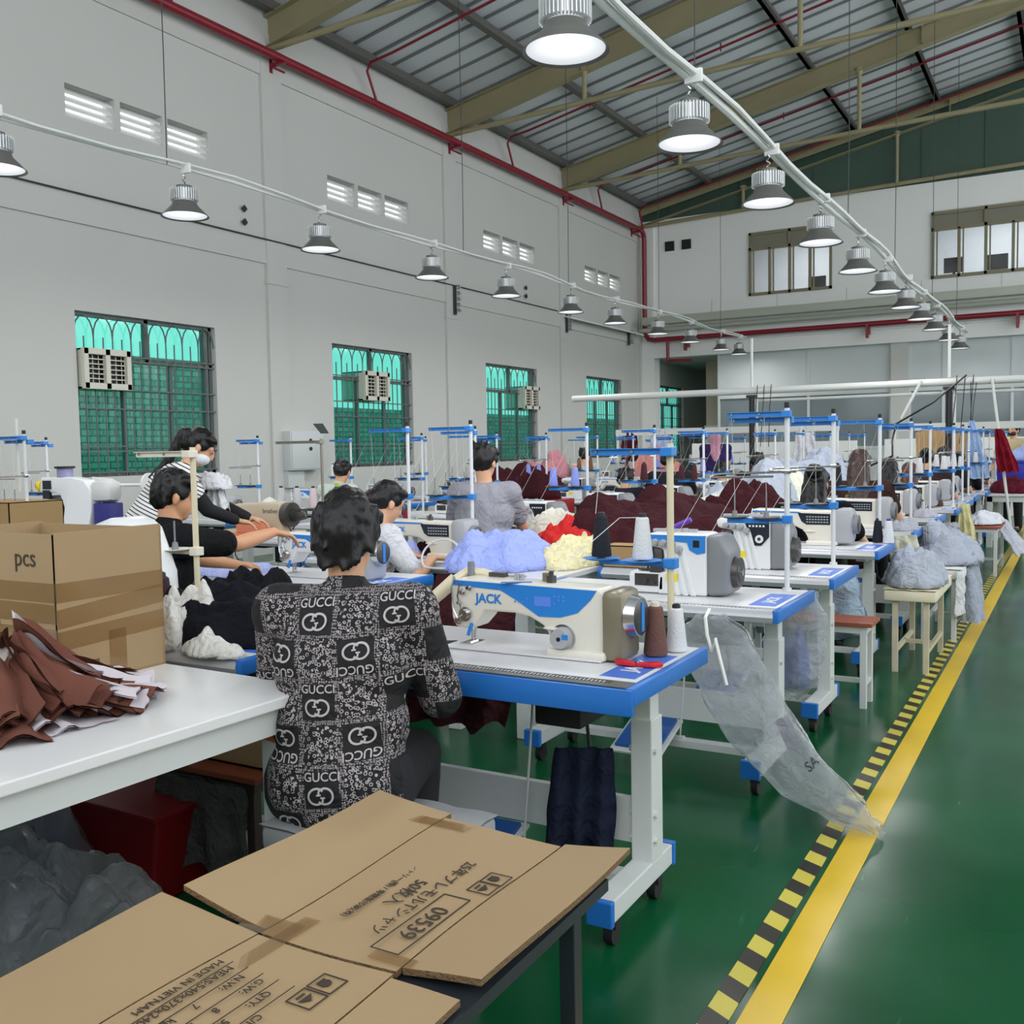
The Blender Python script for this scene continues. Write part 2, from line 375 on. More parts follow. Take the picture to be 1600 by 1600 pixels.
# --- lower back: aluminium and glass partition, white columns, recess in the far corner
M_part = mat('partition_panel', (196, 202, 202), .4, var=.03)
film(D.materials.new('partition_glass'), (.75, .82, .84, 1), .1, .08, srgb(186, 196, 200), .6); M_pg = D.materials['partition_glass']; MATS['partition_glass'] = M_pg
q = mbx(M_part); Y0 = BY+.1
q.bb((-7.95, Y0, 2.72), (RX+8, Y0+.08, 3.72)); q.bb((-7.95, Y0-.03, 2.6), (RX+8, Y0+.08, 2.74)); q.bb((-7.95, Y0, 0), (RX+8, Y0+.08, 1.32)); q.bb((-7.95, Y0-.02, 1.3), (RX+8, Y0+.1, 1.36))
for x in (-7.95, -5.72, -3.84, -3.42, -2.7, -1.3, .4, 2): q.bb((x-.03, Y0-.02, 0), (x+.03, Y0+.1, 3.72))
struct(q.obj('wall_partition', M_part, smooth=0), 'pale panelled partition below the upper back wall')
q = mbx(M_wall); q.bb((-3.82, Y0-.12, 0), (-3.44, Y0, 3.75)); struct(q.obj('column', M_wall, smooth=0), 'white column in front of the glazed partition')
for i, (x0, x1) in enumerate(((-7.9, -5.75), (-5.69, -3.87), (-3.39, -2.73), (-2.67, -1.33), (-1.27, .37), (.43, 2))):
    q = mbx(M_pg); q.bb((x0, Y0+.03, 1.37), (x1, Y0+.036, 2.6)); struct(q.obj('window_%d' % (8+i), M_pg), 'partition glass pane')
q = mbx(M_wall); q.bb((WX, 29.8, 0), (RX+8, 30, 3.72)); q.bb((-7.6, BY+1.8, 0), (-7.4, 29.8, 3.72)); struct(q.obj('wall_recess', M_wall, smooth=0), 'wall closing the recess in the far corner')
q = mbx(M_wall); q.bb((WX, BY+.25, 3.72), (RX+8, 30, 3.85)); struct(q.obj('ceiling', M_wall, smooth=0), 'low ceiling of the far corner recess')
mbg = mat('beige_column', (206, 192, 172), .7); q = mbx(mbg); q.bb((-8.9, BY+1.9, 0), (-8.35, BY+2.5, 3.72)); struct(q.obj('column', mbg, smooth=0), 'beige column inside the far corner recess')
T = mbx(M_white); T.bb((-8.85, BY+1.75, 1.5), (-8.45, BY+1.88, 1.95), .01); T.bb((-8.9, BY+1.72, 1.93), (-8.4, BY+1.9, 1.98)); tag(T.obj('switch_box', M_white), 'small white switch box on the beige column in the far corner', 'box')
# --- unseen low walls beside and behind the camera, left open above to admit fill light
q = mbx(M_wall); q.bb((RX+7.8, FY, 0), (RX+8, 30, 1.4)); struct(q.obj('wall_right', M_wall), 'low unseen far side wall, left open above to let in fill light')
q = mbx(M_wall); q.bb((WX, FY-.2, 0), (RX+8, FY, 2.6)); struct(q.obj('wall_front', M_wall), 'low unseen wall behind the camera, left open above for fill light')
# --- roof
mr = mat('roof_sheet', (205, 208, 210), .5, 0, var=.08, vscale=1)
nt, b, N, L = nodes(mr); tc = N('TexCoord'); sp = N('SeparateXYZ'); L(tc.outputs['Object'], sp.inputs[0])
pp = N('Math'); pp.operation = 'PINGPONG'; pp.inputs[1].default_value = .25; L(sp.outputs[1], pp.inputs[0]); lt = N('Math'); lt.operation = 'LESS_THAN'; lt.inputs[1].default_value = .025; L(pp.outputs[0], lt.inputs[0])
mx = N('Mix'); mx.data_type = 'RGBA'; mx.inputs[6].default_value = srgb(212, 216, 220); mx.inputs[7].default_value = srgb(120, 122, 124); L(lt.outputs[0], mx.inputs[0]); L(mx.outputs[2], b.inputs['Base Color'])
q = mbx(mr)
for a, b in ((WX-.4, 4), (4, RX+8.4)):
    q.quad([(a, FY-.3, roofz(a)), (b, FY-.3, roofz(b)), (b, 30, roofz(b)), (a, 30, roofz(a))])
    y = FY
    while y < BY:      # standing ribs
        q.box(((a+b)/2, y, (roofz(a)+roofz(b))/2-.015), (abs(b-a)*1.019, .05, .03), rot=rotm(0, -math.atan2(roofz(b)-roofz(a), b-a), 0)); y += .5
struct(q.obj('roof', mr, smooth=0), 'grey ribbed metal roof sheeting')
for i, x in enumerate((-9.85, -8.1, -6.35, -4.6, -2.85, -1.1, .65, 2.4, 3.9)):
    q = mbx(M_purlin); q.bb((x-.035, FY, roofz(x)-.19), (x+.035, BY+.1, roofz(x)-.035)); q.bb((x-.035, FY, roofz(x)-.19), (x+.09, BY+.1, roofz(x)-.17))
    tag(q.obj('roof_purlin', M_purlin, smooth=0), 'long dark roof purlin, %s up the slope from the side wall' % ['lowest', 'second', 'third', 'fourth', 'fifth', 'sixth', 'seventh', 'eighth', 'topmost'][i], 'purlin', 'roof purlins')['kind'] = 'structure'
for i, y in enumerate(BAY[1:]+[BY-.12]):
    if i == 4: continue
    nm = ['nearest', 'second', 'third', 'fourth', '', 'last, against the green sheeting'][i]
    T = thing('roof_truss', 'olive steel roof truss with pipe tie below, %s from the camera' % nm, 'truss', (0, y, 0), 0, 'roof trusses'); T['kind'] = 'structure'
    q = mbx(M_steel); s = .196
    def beam(x0, x1, dz0, dz1, t0, w):
        q.prism([(x0, roofz(x0)-dz0), (x1, roofz(x1)-dz0), (x1, roofz(x1)-dz1), (x0, roofz(x0)-t0)], -w/2, w/2)
    last = i == 5
    beam(WX+.02, 4, .19, .5 if not last else .3, .6 if not last else .35, .012)
    for d, (e0, e1) in ((.19, (.19, .19)), (.5, (.5, .6))):
        q.prism([(WX+.02, roofz(WX)-(e1)), (4, roofz(4)-e0), (4, roofz(4)-e0-.014), (WX+.02, roofz(WX)-e1-.014)], -.09, .09)
    for x in (-6.9, -2.6, -.6): q.box((x, 0, roofz(x)-.35), (.012, .17, .31))
    q.obj('rafter', M_steel, T, 0)
    q = mbx(M_steel); pts = [(WX+.03+k*(13.97/20), 0, 7.1+.30*sin(pi*k/40)) for k in range(21)]; q.tube(pts, .045, 10); q.obj('tie_pipe', M_steel, T)
    for x in (-7.25, -3.7, -.2):
        q = mbx(M_steel); z0 = 7.1+.3*sin((x+10)/28*pi); q.cyl((x, 0, z0), (x, 0, roofz(x)-.5), .04, n=10); q.lathe([(.045, 0), (.09, .12)], (x, 0, roofz(x)-.62), 10); q.obj('strut', M_steel, T)
# --- red sprinkler pipework
T = thing('sprinkler_main', 'thick red sprinkler pipe along the top of the side wall and down the corner', 'pipe'); zp = 7.02 ; zp = 6.95
q = mbx(M_redpipe); X = WX+.2
q.tube([(X, FY, zp), (X, BY-.5, zp), (X, BY-.36, zp-.03), (X, BY-.28, zp-.12), (X, BY-.26, zp-.25), (X, BY-.26, 4.42), (X+.03, BY-.26, 4.3), (X+.1, BY-.26, 4.2), (X+.25, BY-.26, 4.17), (5, BY-.26, 4.17)], .062, 12)
q.cyl((X+.62, BY-.26, 4.17), (X+.62, BY-.26, 3.62), .04); q.cyl((X+.62, BY-.26, 3.62), (X+1.25, BY-.26, 3.6), .04); q.obj('main_pipe', M_redpipe, T)
for y in BAY[1:5]+[BY-.7]:
    q = mbx(M_redpipe); q.bb((WX, y-.03, zp-.18), (WX+.05, y+.03, zp+.02)); q.bb((WX, y-.03, zp-.1), (WX+.32, y+.03, zp-.06)); q.box((WX+.16, y, zp-.15), (.3, .03, .03), rot=rotm(0, .5, 0)); q.obj('bracket', M_redpipe, T, 0)
for x in (-8.7, -4.3, -1.2): q = mbx(M_redpipe); q.bb((x-.03, BY-.3, 3.95), (x+.03, BY, 4.12)); q.bb((x-.03, BY-.32, 3.85), (x+.03, BY-.22, 4.17)); q.obj('bracket', M_redpipe, T, 0)
for i, y in enumerate((8.9, 13.0, 17.4, 21.6, 24.1)):
    q = mbx(M_redpipe); s = .196
    q.tube([(X, y, zp), (X, y-.25, zp+.45), (X+.1, y-.28, zp+.55)]+[(x, y-.28, roofz(x)-.3) for x in (-9.3, -6, -2, 2, 3.9)], .022, 8)
    for x in (-8, -5.5, -3, -.5): q.cyl((x, y-.28, roofz(x)-.36), (x, y-.28, roofz(x)-.22), .012, n=6)
    tag(q.obj('sprinkler_branch', M_redpipe), 'thin red sprinkler branch pipe under the roof, %s from the camera' % ['nearest', 'second', 'third', 'fourth', 'last, along the back wall'][i], 'pipe', 'sprinkler branches')
# duct / tray along the back wall and conduits
md = mat('pale_duct', (176, 180, 168), .5); q = mbx(md); q.bb((-9.7, BY-.75, 4.5), (5, BY-.5, 4.7), .03); q.cyl((-9.9, BY-.3, 4.42), (5, BY-.3, 4.42), .06)
for k in range(8): q.cyl((-9.5+k*1.6, BY-.6, 4.7), (-9.5+k*1.6, BY-.6, 5.0), .008, n=5)
tag(q.obj('wall_duct', md), 'pale green-grey duct running along the back wall above the red pipe', 'duct')
mdk = mat('dark_cable', (58, 58, 58), .6); q = mbx(mdk); q.tube([(WX+.05, FY, 4.43), (WX+.05, 19.5, 4.43)], .012, 6); tag(q.obj('wall_cable', mdk), 'thin dark cable along the ledge of the side wall', 'cable')
q = mbx(M_white)
for k in range(5): q.cyl((WX+.06+.05*k, 19.8, 4.35-.015*k), (WX+.06+.05*k, BY-.5, 4.35-.015*k), .018, n=8)
tag(q.obj('wall_conduit', M_white), 'bundle of pale conduits along the side wall near the far corner', 'conduit')
# electrical bus riser brackets on the side wall
mdk2 = mat('dark_steel', (70, 72, 72), .45, .4)
for i, (y, z0, z1) in enumerate(((15.35, 3.9, 4.42), (19.9, 4.0, 4.42), (23.4, 4.0, 4.35))):
    T = thing('insulator_rack', 'dark insulator rack on the side wall, %s along the ledge' % ['nearest', 'middle', 'farthest'][i], 'rack', (WX+.045, y, z0), 0, 'insulator racks'); h = z1-z0
    q = mbx(mdk2); q.bb((0, -.03, 0), (.04, .03, h)); q.obj('rail', mdk2, T, 0)
    for k in range(5): q = mbx(M_chrome); q.lathe([(.0, -.01), (.04, 0), (.05, .03), (.025, .05), (.03, .07)], (.1, .0, h*(k+.4)/5), 10, cap=False); q.cyl((.03, 0, h*(k+.55)/5), (.11, 0, h*(k+.55)/5), .012); q.obj('insulator', M_chrome, T)
for i, (y, z) in enumerate(((5.9, 4.62), (10.15, 4.6), (10.15, 4.78), (14.6, 4.6), (14.6, 4.8), (18.1, 4.58), (18.1, 4.75))):
    q = mbx(M_black); q.box((0, 0, 0), (.02, .07, .07), rot=rotm(.78, 0, 0)); tag(q.obj('wall_socket_hole', M_black, loc=(WX+.04, y, z)), 'small dark square hole in the side wall above the ledge', 'hole', 'small dark holes in the side wall')
for x in (-9.2, -8.75): q = mbx(M_black); q.bb((-.12, -.02, -.12), (.12, .02, .12)); tag(q.obj('vent_hole', M_black, loc=(x, BY-.02, 6.55)), 'square dark vent high on the back wall, %s' % ('nearer the corner pipe' if x < -9 else 'further from the corner'), 'vent')
T = thing('fuse_box', 'pale grey electrical box on the side wall between two windows', 'electrical box', (WX, 11.1, 1.13))
ms = mat('pale_grey_box', (196, 200, 200), .45); q = mbx(ms); q.bb((0, -.36, .05), (.2, .36, .62), .008); q.obj('cabinet', ms, T); q = mbx(ms); q.bb((.2, -.34, .07), (.212, .34, .6), .004); q.obj('door', ms, T)
for z in (.48, .36): q = mbx(M_black); q.cyl((.21, .05, z), (.225, .05, z), .028); q.obj('knob', M_black, T)
q = mbx(ms); q.bb((0, -.34, -.2), (.12, 0, .05)); q.obj('cable_duct', ms, T)
# --- air coolers set in the windows
def aircon(loc, label, w=.64, h=.46):
    T = thing('window_air_conditioner', label, 'air conditioner', loc); mc = mat('aircon_beige', (206, 204, 190), .5)
    q = mbx(mc); 
    for y in (-w/2+.025, 0, w/2-.025): q.bb((.06, y-.03, 0), (.12, y+.03, h))
    for z in (.03, h-.03): q.bb((.06, -w/2, z-.035), (.12, w/2, z+.035))
    for a in (-w/2, w/2-.02): q.bb((-.35, a, 0), (.07, a+.02, h))
    q.bb((-.35, -w/2, h-.02), (.07, w/2, h)); q.bb((-.35, -w/2, 0), (.07, w/2, .02)); q.obj('casing', mc, T, 0)
    q = mbx(M_black); q.bb((.0, -w/2+.02, .02), (.02, w/2-.02, h-.02)); q.obj('core', M_black, T, 0)
    q = mbx(mc)
    for k in range(7): q.bb((.05, -w/2, .06+k*(h-.12)/6-.006), (.08, w/2, .06+k*(h-.12)/6+.006))
    for k in range(9): y = -w/2+w*k/8; q.bb((.04, y-.004, .03), (.05, y+.004, h-.03))
    q.obj('louvre', mc, T, 0)
aircon((WX-.02, 7.8, 2.22), 'beige window air conditioner in the nearest side window'); aircon((WX-.02, 12.95, 2.26), 'beige window air conditioner in the second side window'); aircon((WX-.02, 18.2, 2.26), 'beige window air conditioner in the third side window')
# ================================================================== HIGH BAY LAMPS
M_lampgrey = mat('lamp_grey', (112, 112, 108), .35, .3); M_fin = mat('lamp_fins', (226, 228, 228), .42, .6)
M_lens = mat('lamp_lens', (246, 250, 255), .3, emit=1.35); M_refl = mat('lamp_reflector', (225, 230, 232), .25, .3, emit=.0)
nt, b, N, L = nodes(M_lens); tc = N('TexCoord'); vl = N('VectorMath'); vl.operation = 'MULTIPLY'; vl.inputs[1].default_value = (1, 1, 0); L(tc.outputs['Object'], vl.inputs[0]); ln = N('VectorMath'); ln.operation = 'LENGTH'; L(vl.outputs[0], ln.inputs[0])
mr_ = N('MapRange'); mr_.inputs[1].default_value = .02; mr_.inputs[2].default_value = .2; mr_.inputs[3].default_value = 1.5; mr_.inputs[4].default_value = .62; L(ln.outputs['Value'], mr_.inputs[0]); L(mr_.outputs[0], b.inputs['Emission Strength'])
b.inputs['Base Color'].default_value = srgb(150, 154, 158)
LD = D.lights.new('high_bay_light', 'AREA'); LD.shape = 'DISK'; LD.size = .34; LD.energy = LAMP_WATTS; LD.specular_factor = .35; LD.color = (1.0, .985, .985)
def make_lamp(drop=.4):
    T = thing('high_bay_lamp', 'x', 'lamp')
    q = mbx(M_lampgrey); q.lathe([(.09, .13), (.105, .125), (.12, .09), (.16, .05), (.21, 0), (.213, -.004), (.2, .0), (.15, .05), (.11, .09), (.09, .1)], n=40); q.obj('shade', M_lampgrey, T)
    q = mbx(M_lampgrey); q.cyl((0, 0, .235), (0, 0, .27), .075, .07, 28); q.obj('driver', M_lampgrey, T)
    q = mbx(M_fin); q.cyl((0, 0, .13), (0, 0, .235), .095, n=28)
    for k in range(36): a = 2*pi*k/36; q.box((.112*cos(a), .112*sin(a), .185), (.034, .006, .1), rot=rotm(0, 0, a))
    q.obj('heat_sink', M_fin, T, 20)
    q = mbx(M_lens); q.lathe([(.0, .03), (.1, .028), (.16, .018), (.205, .002)], n=40); q.obj('lens', M_lens, T)
    q = mbx(M_chrome); pts = [(.012*sin(k*1.3), .012*cos(k*1.3), .27+k*(drop-.27)/12) for k in range(13)]; q.tube(pts, .007, 6); q.obj('chain', M_chrome, T)
    l = D.objects.new('bulb_light', LD); C.objects.link(l); l.parent = T; l.location = (0, 0, -.012)
    return T
YR = (4.437, 6.2, 8.05, 9.9, 11.75, 13.55, 15.3, 16.9, 18.6, 20.7, 22.7); YL = (4.676, 6.485, 8.342, 10.451, 12.311, 14.374, 16.113, 18.15, 20.0, 22.05, 23.4)
ORD = ['nearest', 'second', 'third', 'fourth', 'fifth', 'sixth', 'seventh', 'eighth', 'ninth', 'tenth', 'last']
lamp0 = make_lamp()
for row, (x, ys, z, lb) in enumerate(((-2.2, YR, 3.36, 'over the tables by the aisle'), (-7.1, YL, 3.6, 'near the side wall'))):
    for i, y in enumerate(ys):
        o = lamp0 if (row == 0 and i == 0) else dup(lamp0, (x, y, z))
        o.location = (x, y, z); o.rotation_euler.z = rnd.random()*6
        o['label'] = 'high bay lamp, %s in the lamp row %s' % (ORD[i], lb); o['group'] = 'high bay lamps %s' % lb
    q = mbx(M_white); zr = z+.42
    pts = [(x+.02*sin(y*.7), y, zr+.03*sin(y*1.1)) for y in [FY+.5+k*.7 for k in range(38)]]
    q.tube(pts, .028 if row == 0 else .022, 8); q.tube([(p[0]+.06, p[1], p[2]+.01+.02*sin(p[1]*2)) for p in pts], .02 if row == 0 else .012, 8)
    for y in ys: q.box((x+.03, y, zr), (.12, .03, .09), .01)
    tag(q.obj('lamp_rail', M_white), 'white conduit rail carrying the lamp row %s' % lb, 'rail')
    for i, y in enumerate((6.3, 11.2, 14.3, 18.2, 22)):
        q = mbx(mdk); q.tube([(x, y, zr), (x+.01, y, zr+1), (x, y, roofz(x)-.2)], .005, 5); tag(q.obj('hanger_wire', mdk), 'thin hanger wire holding up the lamp rail %s' % lb, 'wire', 'hanger wires of the lamp rail %s' % lb)
# ================================================================== SEWING TABLES
TZ = .78
M_lam = mat('table_laminate', (214, 214, 216), .35, var=.04, vscale=4)
M_edge = mat('blue_edge', (36, 112, 196), .35); M_edge2 = mat('blue_edge_dark', (26, 84, 158), .4)
M_alu = mat('grey_edge', (186, 188, 192), .3, .2)
M_leg = mat('leg_paint', (206, 210, 208), .42, var=.05, vscale=6)
M_ruler = mat('dark_ruler', (104, 104, 102), .35); M_ink = mat('ruler_ink', (235, 235, 232), .5); M_dink = mat('dark_ink', (70, 70, 74), .6)
M_rub = mat('rubber', (34, 33, 34), .6); M_grey = mat('grey_plastic', (128, 130, 134), .4); M_lgrey = mat('light_grey_plastic', (168, 170, 174), .4)
M_bluep = mat('blue_plastic', (44, 130, 212), .35); M_bluel = mat('blue_sticker', (70, 120, 214), .4)
def make_table(nm, label, front_blue=False, w=1.2, d=.6):
    T = thing(nm, label, 'sewing table'); h = w/2
    q = mbx(M_lam)
    if front_blue: q.bb((-h, -d/2, TZ-.045), (h, d/2, TZ), .004)
    else: q.prism([(-d/2+.03, TZ-.045), (d/2, TZ-.045), (d/2, TZ), (-d/2+.01, TZ), (-d/2-.002, TZ-.006), (-d/2-.01, TZ-.022), (-d/2-.002, TZ-.038)], -h, h, M=rotm(0, 0, pi/2) @ Matrix.Diagonal((1, 1, 1, 1)))
    q.obj('tabletop', M_lam, T)
    q = mbx(M_edge)
    q.bb((h-.003, -d/2-.012, TZ-.05), (h+.022, d/2+.006, TZ+.002), .004); q.obj('edge_trim', M_edge, T)
    q = mbx(M_edge); q.bb((-h-.022, -d/2-.012, TZ-.05), (-h+.003, d/2+.006, TZ+.002), .004); q.obj('edge_trim', M_edge, T)
    if front_blue: q = mbx(M_edge); q.bb((-h-.02, -d/2-.02, TZ-.075), (h+.02, -d/2+.002, TZ-.002), .003); q.obj('edge_trim', M_edge, T)
    if front_blue:
        q = mbx(M_ruler); q.bb((-h, -d/2-.01, TZ), (h-.0, -d/2+.055, TZ+.003)); q.bb((-h+.02, -d/2+.018, TZ+.003), (h-.06, -d/2+.045, TZ+.0036), m=M_dink)
        for k in range(90): q.bb((-h+.03+k*.0122, -d/2+.02, TZ+.0036), (-h+.033+k*.0122, -d/2+(.036 if k % 5 else .043), TZ+.0042), m=M_ink)
        q.obj('ruler_strip', M_ruler, T, 0)
    else:
        q = mbx(M_alu); q.prism([(-d/2-.006, TZ-.05), (-d/2+.05, TZ-.05), (-d/2+.05, TZ+.0015), (-d/2+.006, TZ+.0015), (-d/2-.012, TZ-.012), (-d/2-.018, TZ-.028)], -h, h, M=rotm(0, 0, pi/2))
        for k in range(70): q.bb((-h+.05+k*.0155, -d/2+.006, TZ+.0012), (-h+.0535+k*.0155, -d/2+(.02 if k % 5 else .03), TZ+.0022), m=M_dink)
        q.obj('ruler_strip', M_alu, T)
    q = mbx(M_bluel); q.bb((h-.13, -d/2+.1, TZ), (h-.02, d/2-.16, TZ+.001)); st = q.obj('sticker', M_bluel, T, 0)
    letter('lettering', 'JACK', .07, M_ink, st, basis((0, 1, 0), (-1, 0, 0), (h-.075, -.04, TZ+.0014)), .001)
    for s in (-1, 1):
        x = s*(h-.1)
        q = mbx(M_leg); q.bb((x-.035, .03, .15), (x+.035, .12, .60), .004); q.bb((x-.028, .04, .55), (x+.028, .11, TZ-.045), .003); q.bb((x-.03, -.2, TZ-.075), (x+.03, .25, TZ-.045))
        for z in (.22, .3, .5): q.cyl((x-.045, .05, z), (x+.045, .05, z), .01, n=8)
        q.obj('leg', M_leg, T, 0)
        q = mbx(M_leg); q.bb((x-.035, -.27, .09), (x+.035, .2, .155), .004); ft = q.obj('foot', M_leg, T, 0)
        for e in (-.29, .195): q = mbx(M_edge); q.bb((x-.04, e, .085), (x+.04, e+.025, .16), .004); q.obj('end_cap', M_edge, ft, 0)
        for y in (-.2, .13):
            q = mbx(M_rub); q.cyl((x-.014, y, .034), (x+.014, y, .034), .034, n=16); q.bb((x-.02, y-.018, .05), (x+.02, y+.018, .092)); q.obj('caster', M_rub, T)
    q = mbx(M_leg); q.bb((-h+.1, .05, .2), (h-.1, .075, .34)); q.bb((-h+.1, -.03, .095), (h-.1, .03, .125)); q.obj('cross_beam', M_leg, T, 0)
    q = mbx(M_leg); q.box((-.02, -.1, .15), (.24, .3, .014), .004, rotm(.3, 0, 0)); q.box((-.02, -.1, .165), (.2, .25, .014), rot=rotm(.3, 0, 0), m=M_edge2); q.cyl((-.13, 0, .13), (.12, 0, .13), .01); q.obj('pedal', M_leg, T, 0)
    q = mbx(M_leg); q.cyl((.1, 0, .14), (.14, .02, TZ-.05), .004, n=6)
    q.obj('treadle_rod', M_leg, T)
    q = mbx(M_rub); q.bb((.2, -.1, TZ-.2), (.36, .12, TZ-.045), .01); q.bb((-.3, -.12, TZ-.09), (.12, .16, TZ-.045)); q.obj('control_box', M_rub, T)
    q = mbx(M_rub); q.tube([(.28, .1, TZ-.19), (.3, .1, .4), (.45, .11, .22), (.49, .08, .3), (.5, .1, .6)], .006, 6); q.obj('cable', M_rub, T)
    return T
# ================================================================== SEWING MACHINES (needle at the left, operator on -Y)
M_cream = mat('machine_white', (226, 222, 210), .28, var=.02); M_mwhite = mat('machine_cool_white', (230, 231, 232), .28)
M_bronze = mat('bronze_grey', (132, 124, 104), .32, .2); M_panelb = mat('control_black', (30, 36, 48), .25); M_disp = mat('display_blue', (96, 140, 236), .25)
M_dgrey = mat('dark_grey_metal', (86, 84, 82), .35, .6); M_yel = mat('yellow_label', (236, 214, 40), .5)
ARM = [(.24, 0), (.24, .205), (.225, .22), (-.29, .228), (-.312, .215), (-.318, .18), (-.315, .10), (-.3, .066), (-.24, .062), (-.205, .1), (-.188, .126), (-.08, .126), (-.02, .117), (.03, .092), (.056, .05), (.065, 0)]
def needle_parts(T, x=-.27):
    q = mbx(M_chrome); q.cyl((x, 0, .012), (x, 0, .075), .004, n=8); q.cyl((x, 0, .05), (x, 0, .075), .008, n=10); q.cyl((x, .018, .02), (x, .018, .08), .006, n=8); q.box((x, .0, .012), (.014, .05, .004)); q.obj('needle_bar', M_chrome, T)
    q = mbx(M_chrome)
    for px, pz, r in ((x+.012, .112, .016), (x-.014, .09, .009), (x+.004, .185, .006), (x+.03, .2, .006), (x-.008, .15, .005)): q.cyl((px, -.055, pz), (px, -.078, pz), r, n=14); q.cyl((px, -.062, pz), (px, -.066, pz), r*1.5, n=14)
    q.tube([(x-.03, -.062, .23), (x-.034, -.07, .2), (x-.03, -.07, .13), (x-.01, -.075, .1), (x+.01, -.075, .112)], .004, 6); q.tube([(x-.005, -.065, .22), (x-.012, -.07, .17), (x, -.066, .13)], .003, 6)
    q.obj('tension_unit', M_chrome, T)
    q = mbx(M_bluep); q.box((x+.028, -.06, .062), (.012, .01, .045), .003, rotm(0, .35, 0)); q.obj('foot_lifter', M_bluep, T)
def make_lock(nm, label, body, panel, motor, mname):
    T = thing(nm, label, 'sewing machine')
    q = mbx(body); q.prism(ARM, -.058, .058, .016, seg=3); q.bb((.05, -.085, 0), (.25, .085, .03), .012); q.ball((.07, -.06, .088), (.04, .018, .006)); q.obj('body', body, T, 40)
    q = mbx(M_lam); q.bb((-.33, -.09, 0), (.24, .09, .007), .002); q.box((-.27, 0, .0085), (.05, .08, .003), m=M_chrome); q.obj('bed_plate', M_lam, T)
    if panel == 'blue':
        P = [(-.305, .222), (.215, .214), (.195, .185), (.15, .142), (.09, .124), (.014, .122), (-.03, .148), (-.06, .166), (-.125, .198), (-.305, .206)]
        q = mbx(M_bluep); q.prism(P[::-1], -.0605, -.056); pn = q.obj('control_panel', M_bluep, T, 0)
        q = mbx(M_disp); q.bb((.0, -.0615, .155), (.058, -.0604, .186), m=M_disp)
        for k in range(10): q.cyl((-.07+.014*(k % 4) if k < 4 else .07+.016*(k % 3), -.0604, .165+.012*(k//3 % 3)), (-.07+.014*(k % 4) if k < 4 else .07+.016*(k % 3), -.0612, .165+.012*(k//3 % 3)), .0035, n=8)
        q.obj('display', M_disp, pn)
    else:
        q = mbx(M_bluep); q.prism([(-.305, .216), (.0, .211), (.02, .203), (-.305, .204)], -.0605, -.056); q.obj('blue_stripe', M_bluep, T, 0)
        q = mbx(M_panelb); q.prism([(-.005, .204), (.2, .2), (.2, .13), (.05, .13), (.02, .15)], -.0612, -.056); pn = q.obj('control_panel', M_panelb, T, 0)
        q = mbx(M_lgrey)
        for r in range(3):
            for k in range(8): q.bb((.05+k*.018, -.0622, .143+r*.017), (.062+k*.018, -.061, .15+r*.017))
        q.obj('keys', M_lgrey, pn, 0)
    letter('lettering', 'JACK', .042, M_bluep, T, at(FACE, (-.17, -.0592, .166)), .0012)
    q = mbx(M_lgrey); dx, dz = (.1, .062)
    if panel == 'blue':
        q.cyl((dx, -.058, dz), (dx, -.066, dz), .042, n=28, m=M_chrome); q.cyl((dx, -.06, dz), (dx, -.095, dz), .036, .03, 28); q.cyl((dx, -.09, dz), (dx, -.0965, dz), .007, n=10, m=M_black); q.box((dx+.022, -.094, dz+.008), (.02, .004, .016), m=M_bluep); q.obj('stitch_dial', M_lgrey, T)
    q = mbx(motor)
    if panel == 'blue': q.bb((.232, -.075, .0), (.305, .075, .218), .022)
    else: q.bb((.225, -.09, .012), (.335, .09, .236), .03)
    q.obj('motor_housing', motor, T)
    e = .305 if panel == 'blue' else .335
    q = mbx(M_grey); q.cyl((e-.003, 0, .135), (e+.03, 0, .135), .066, .06, 32, m=M_chrome if panel == 'blue' else None); q.cyl((e+.03, 0, .135), (e+.034, 0, .135), .056, .05, 32, m=M_dgrey); q.box((e+.034, 0, .135), (.006, .02, .09), m=M_bluep if panel == 'blue' else M_grey); q.obj('handwheel', M_grey, T)
    needle_parts(T)
    q = mbx(M_lgrey)
    for x in (-.1, -.09, -.075): q.cyl((x, -.0, .225), (x, 0, .245), .006, n=8)
    q.cyl((.0, .02, .222), (.0, .02, .25), .012, n=10, m=M_bronze); q.cyl((.03, .0, .222), (.03, 0, .245), .016, n=10, m=M_dgrey); q.cyl((.03, 0, .245), (.03, 0, .26), .008, n=8, m=M_dgrey); q.box((-.1, .01, .236), (.06, .012, .006)); q.obj('thread_guide', M_lgrey, T)
    return T
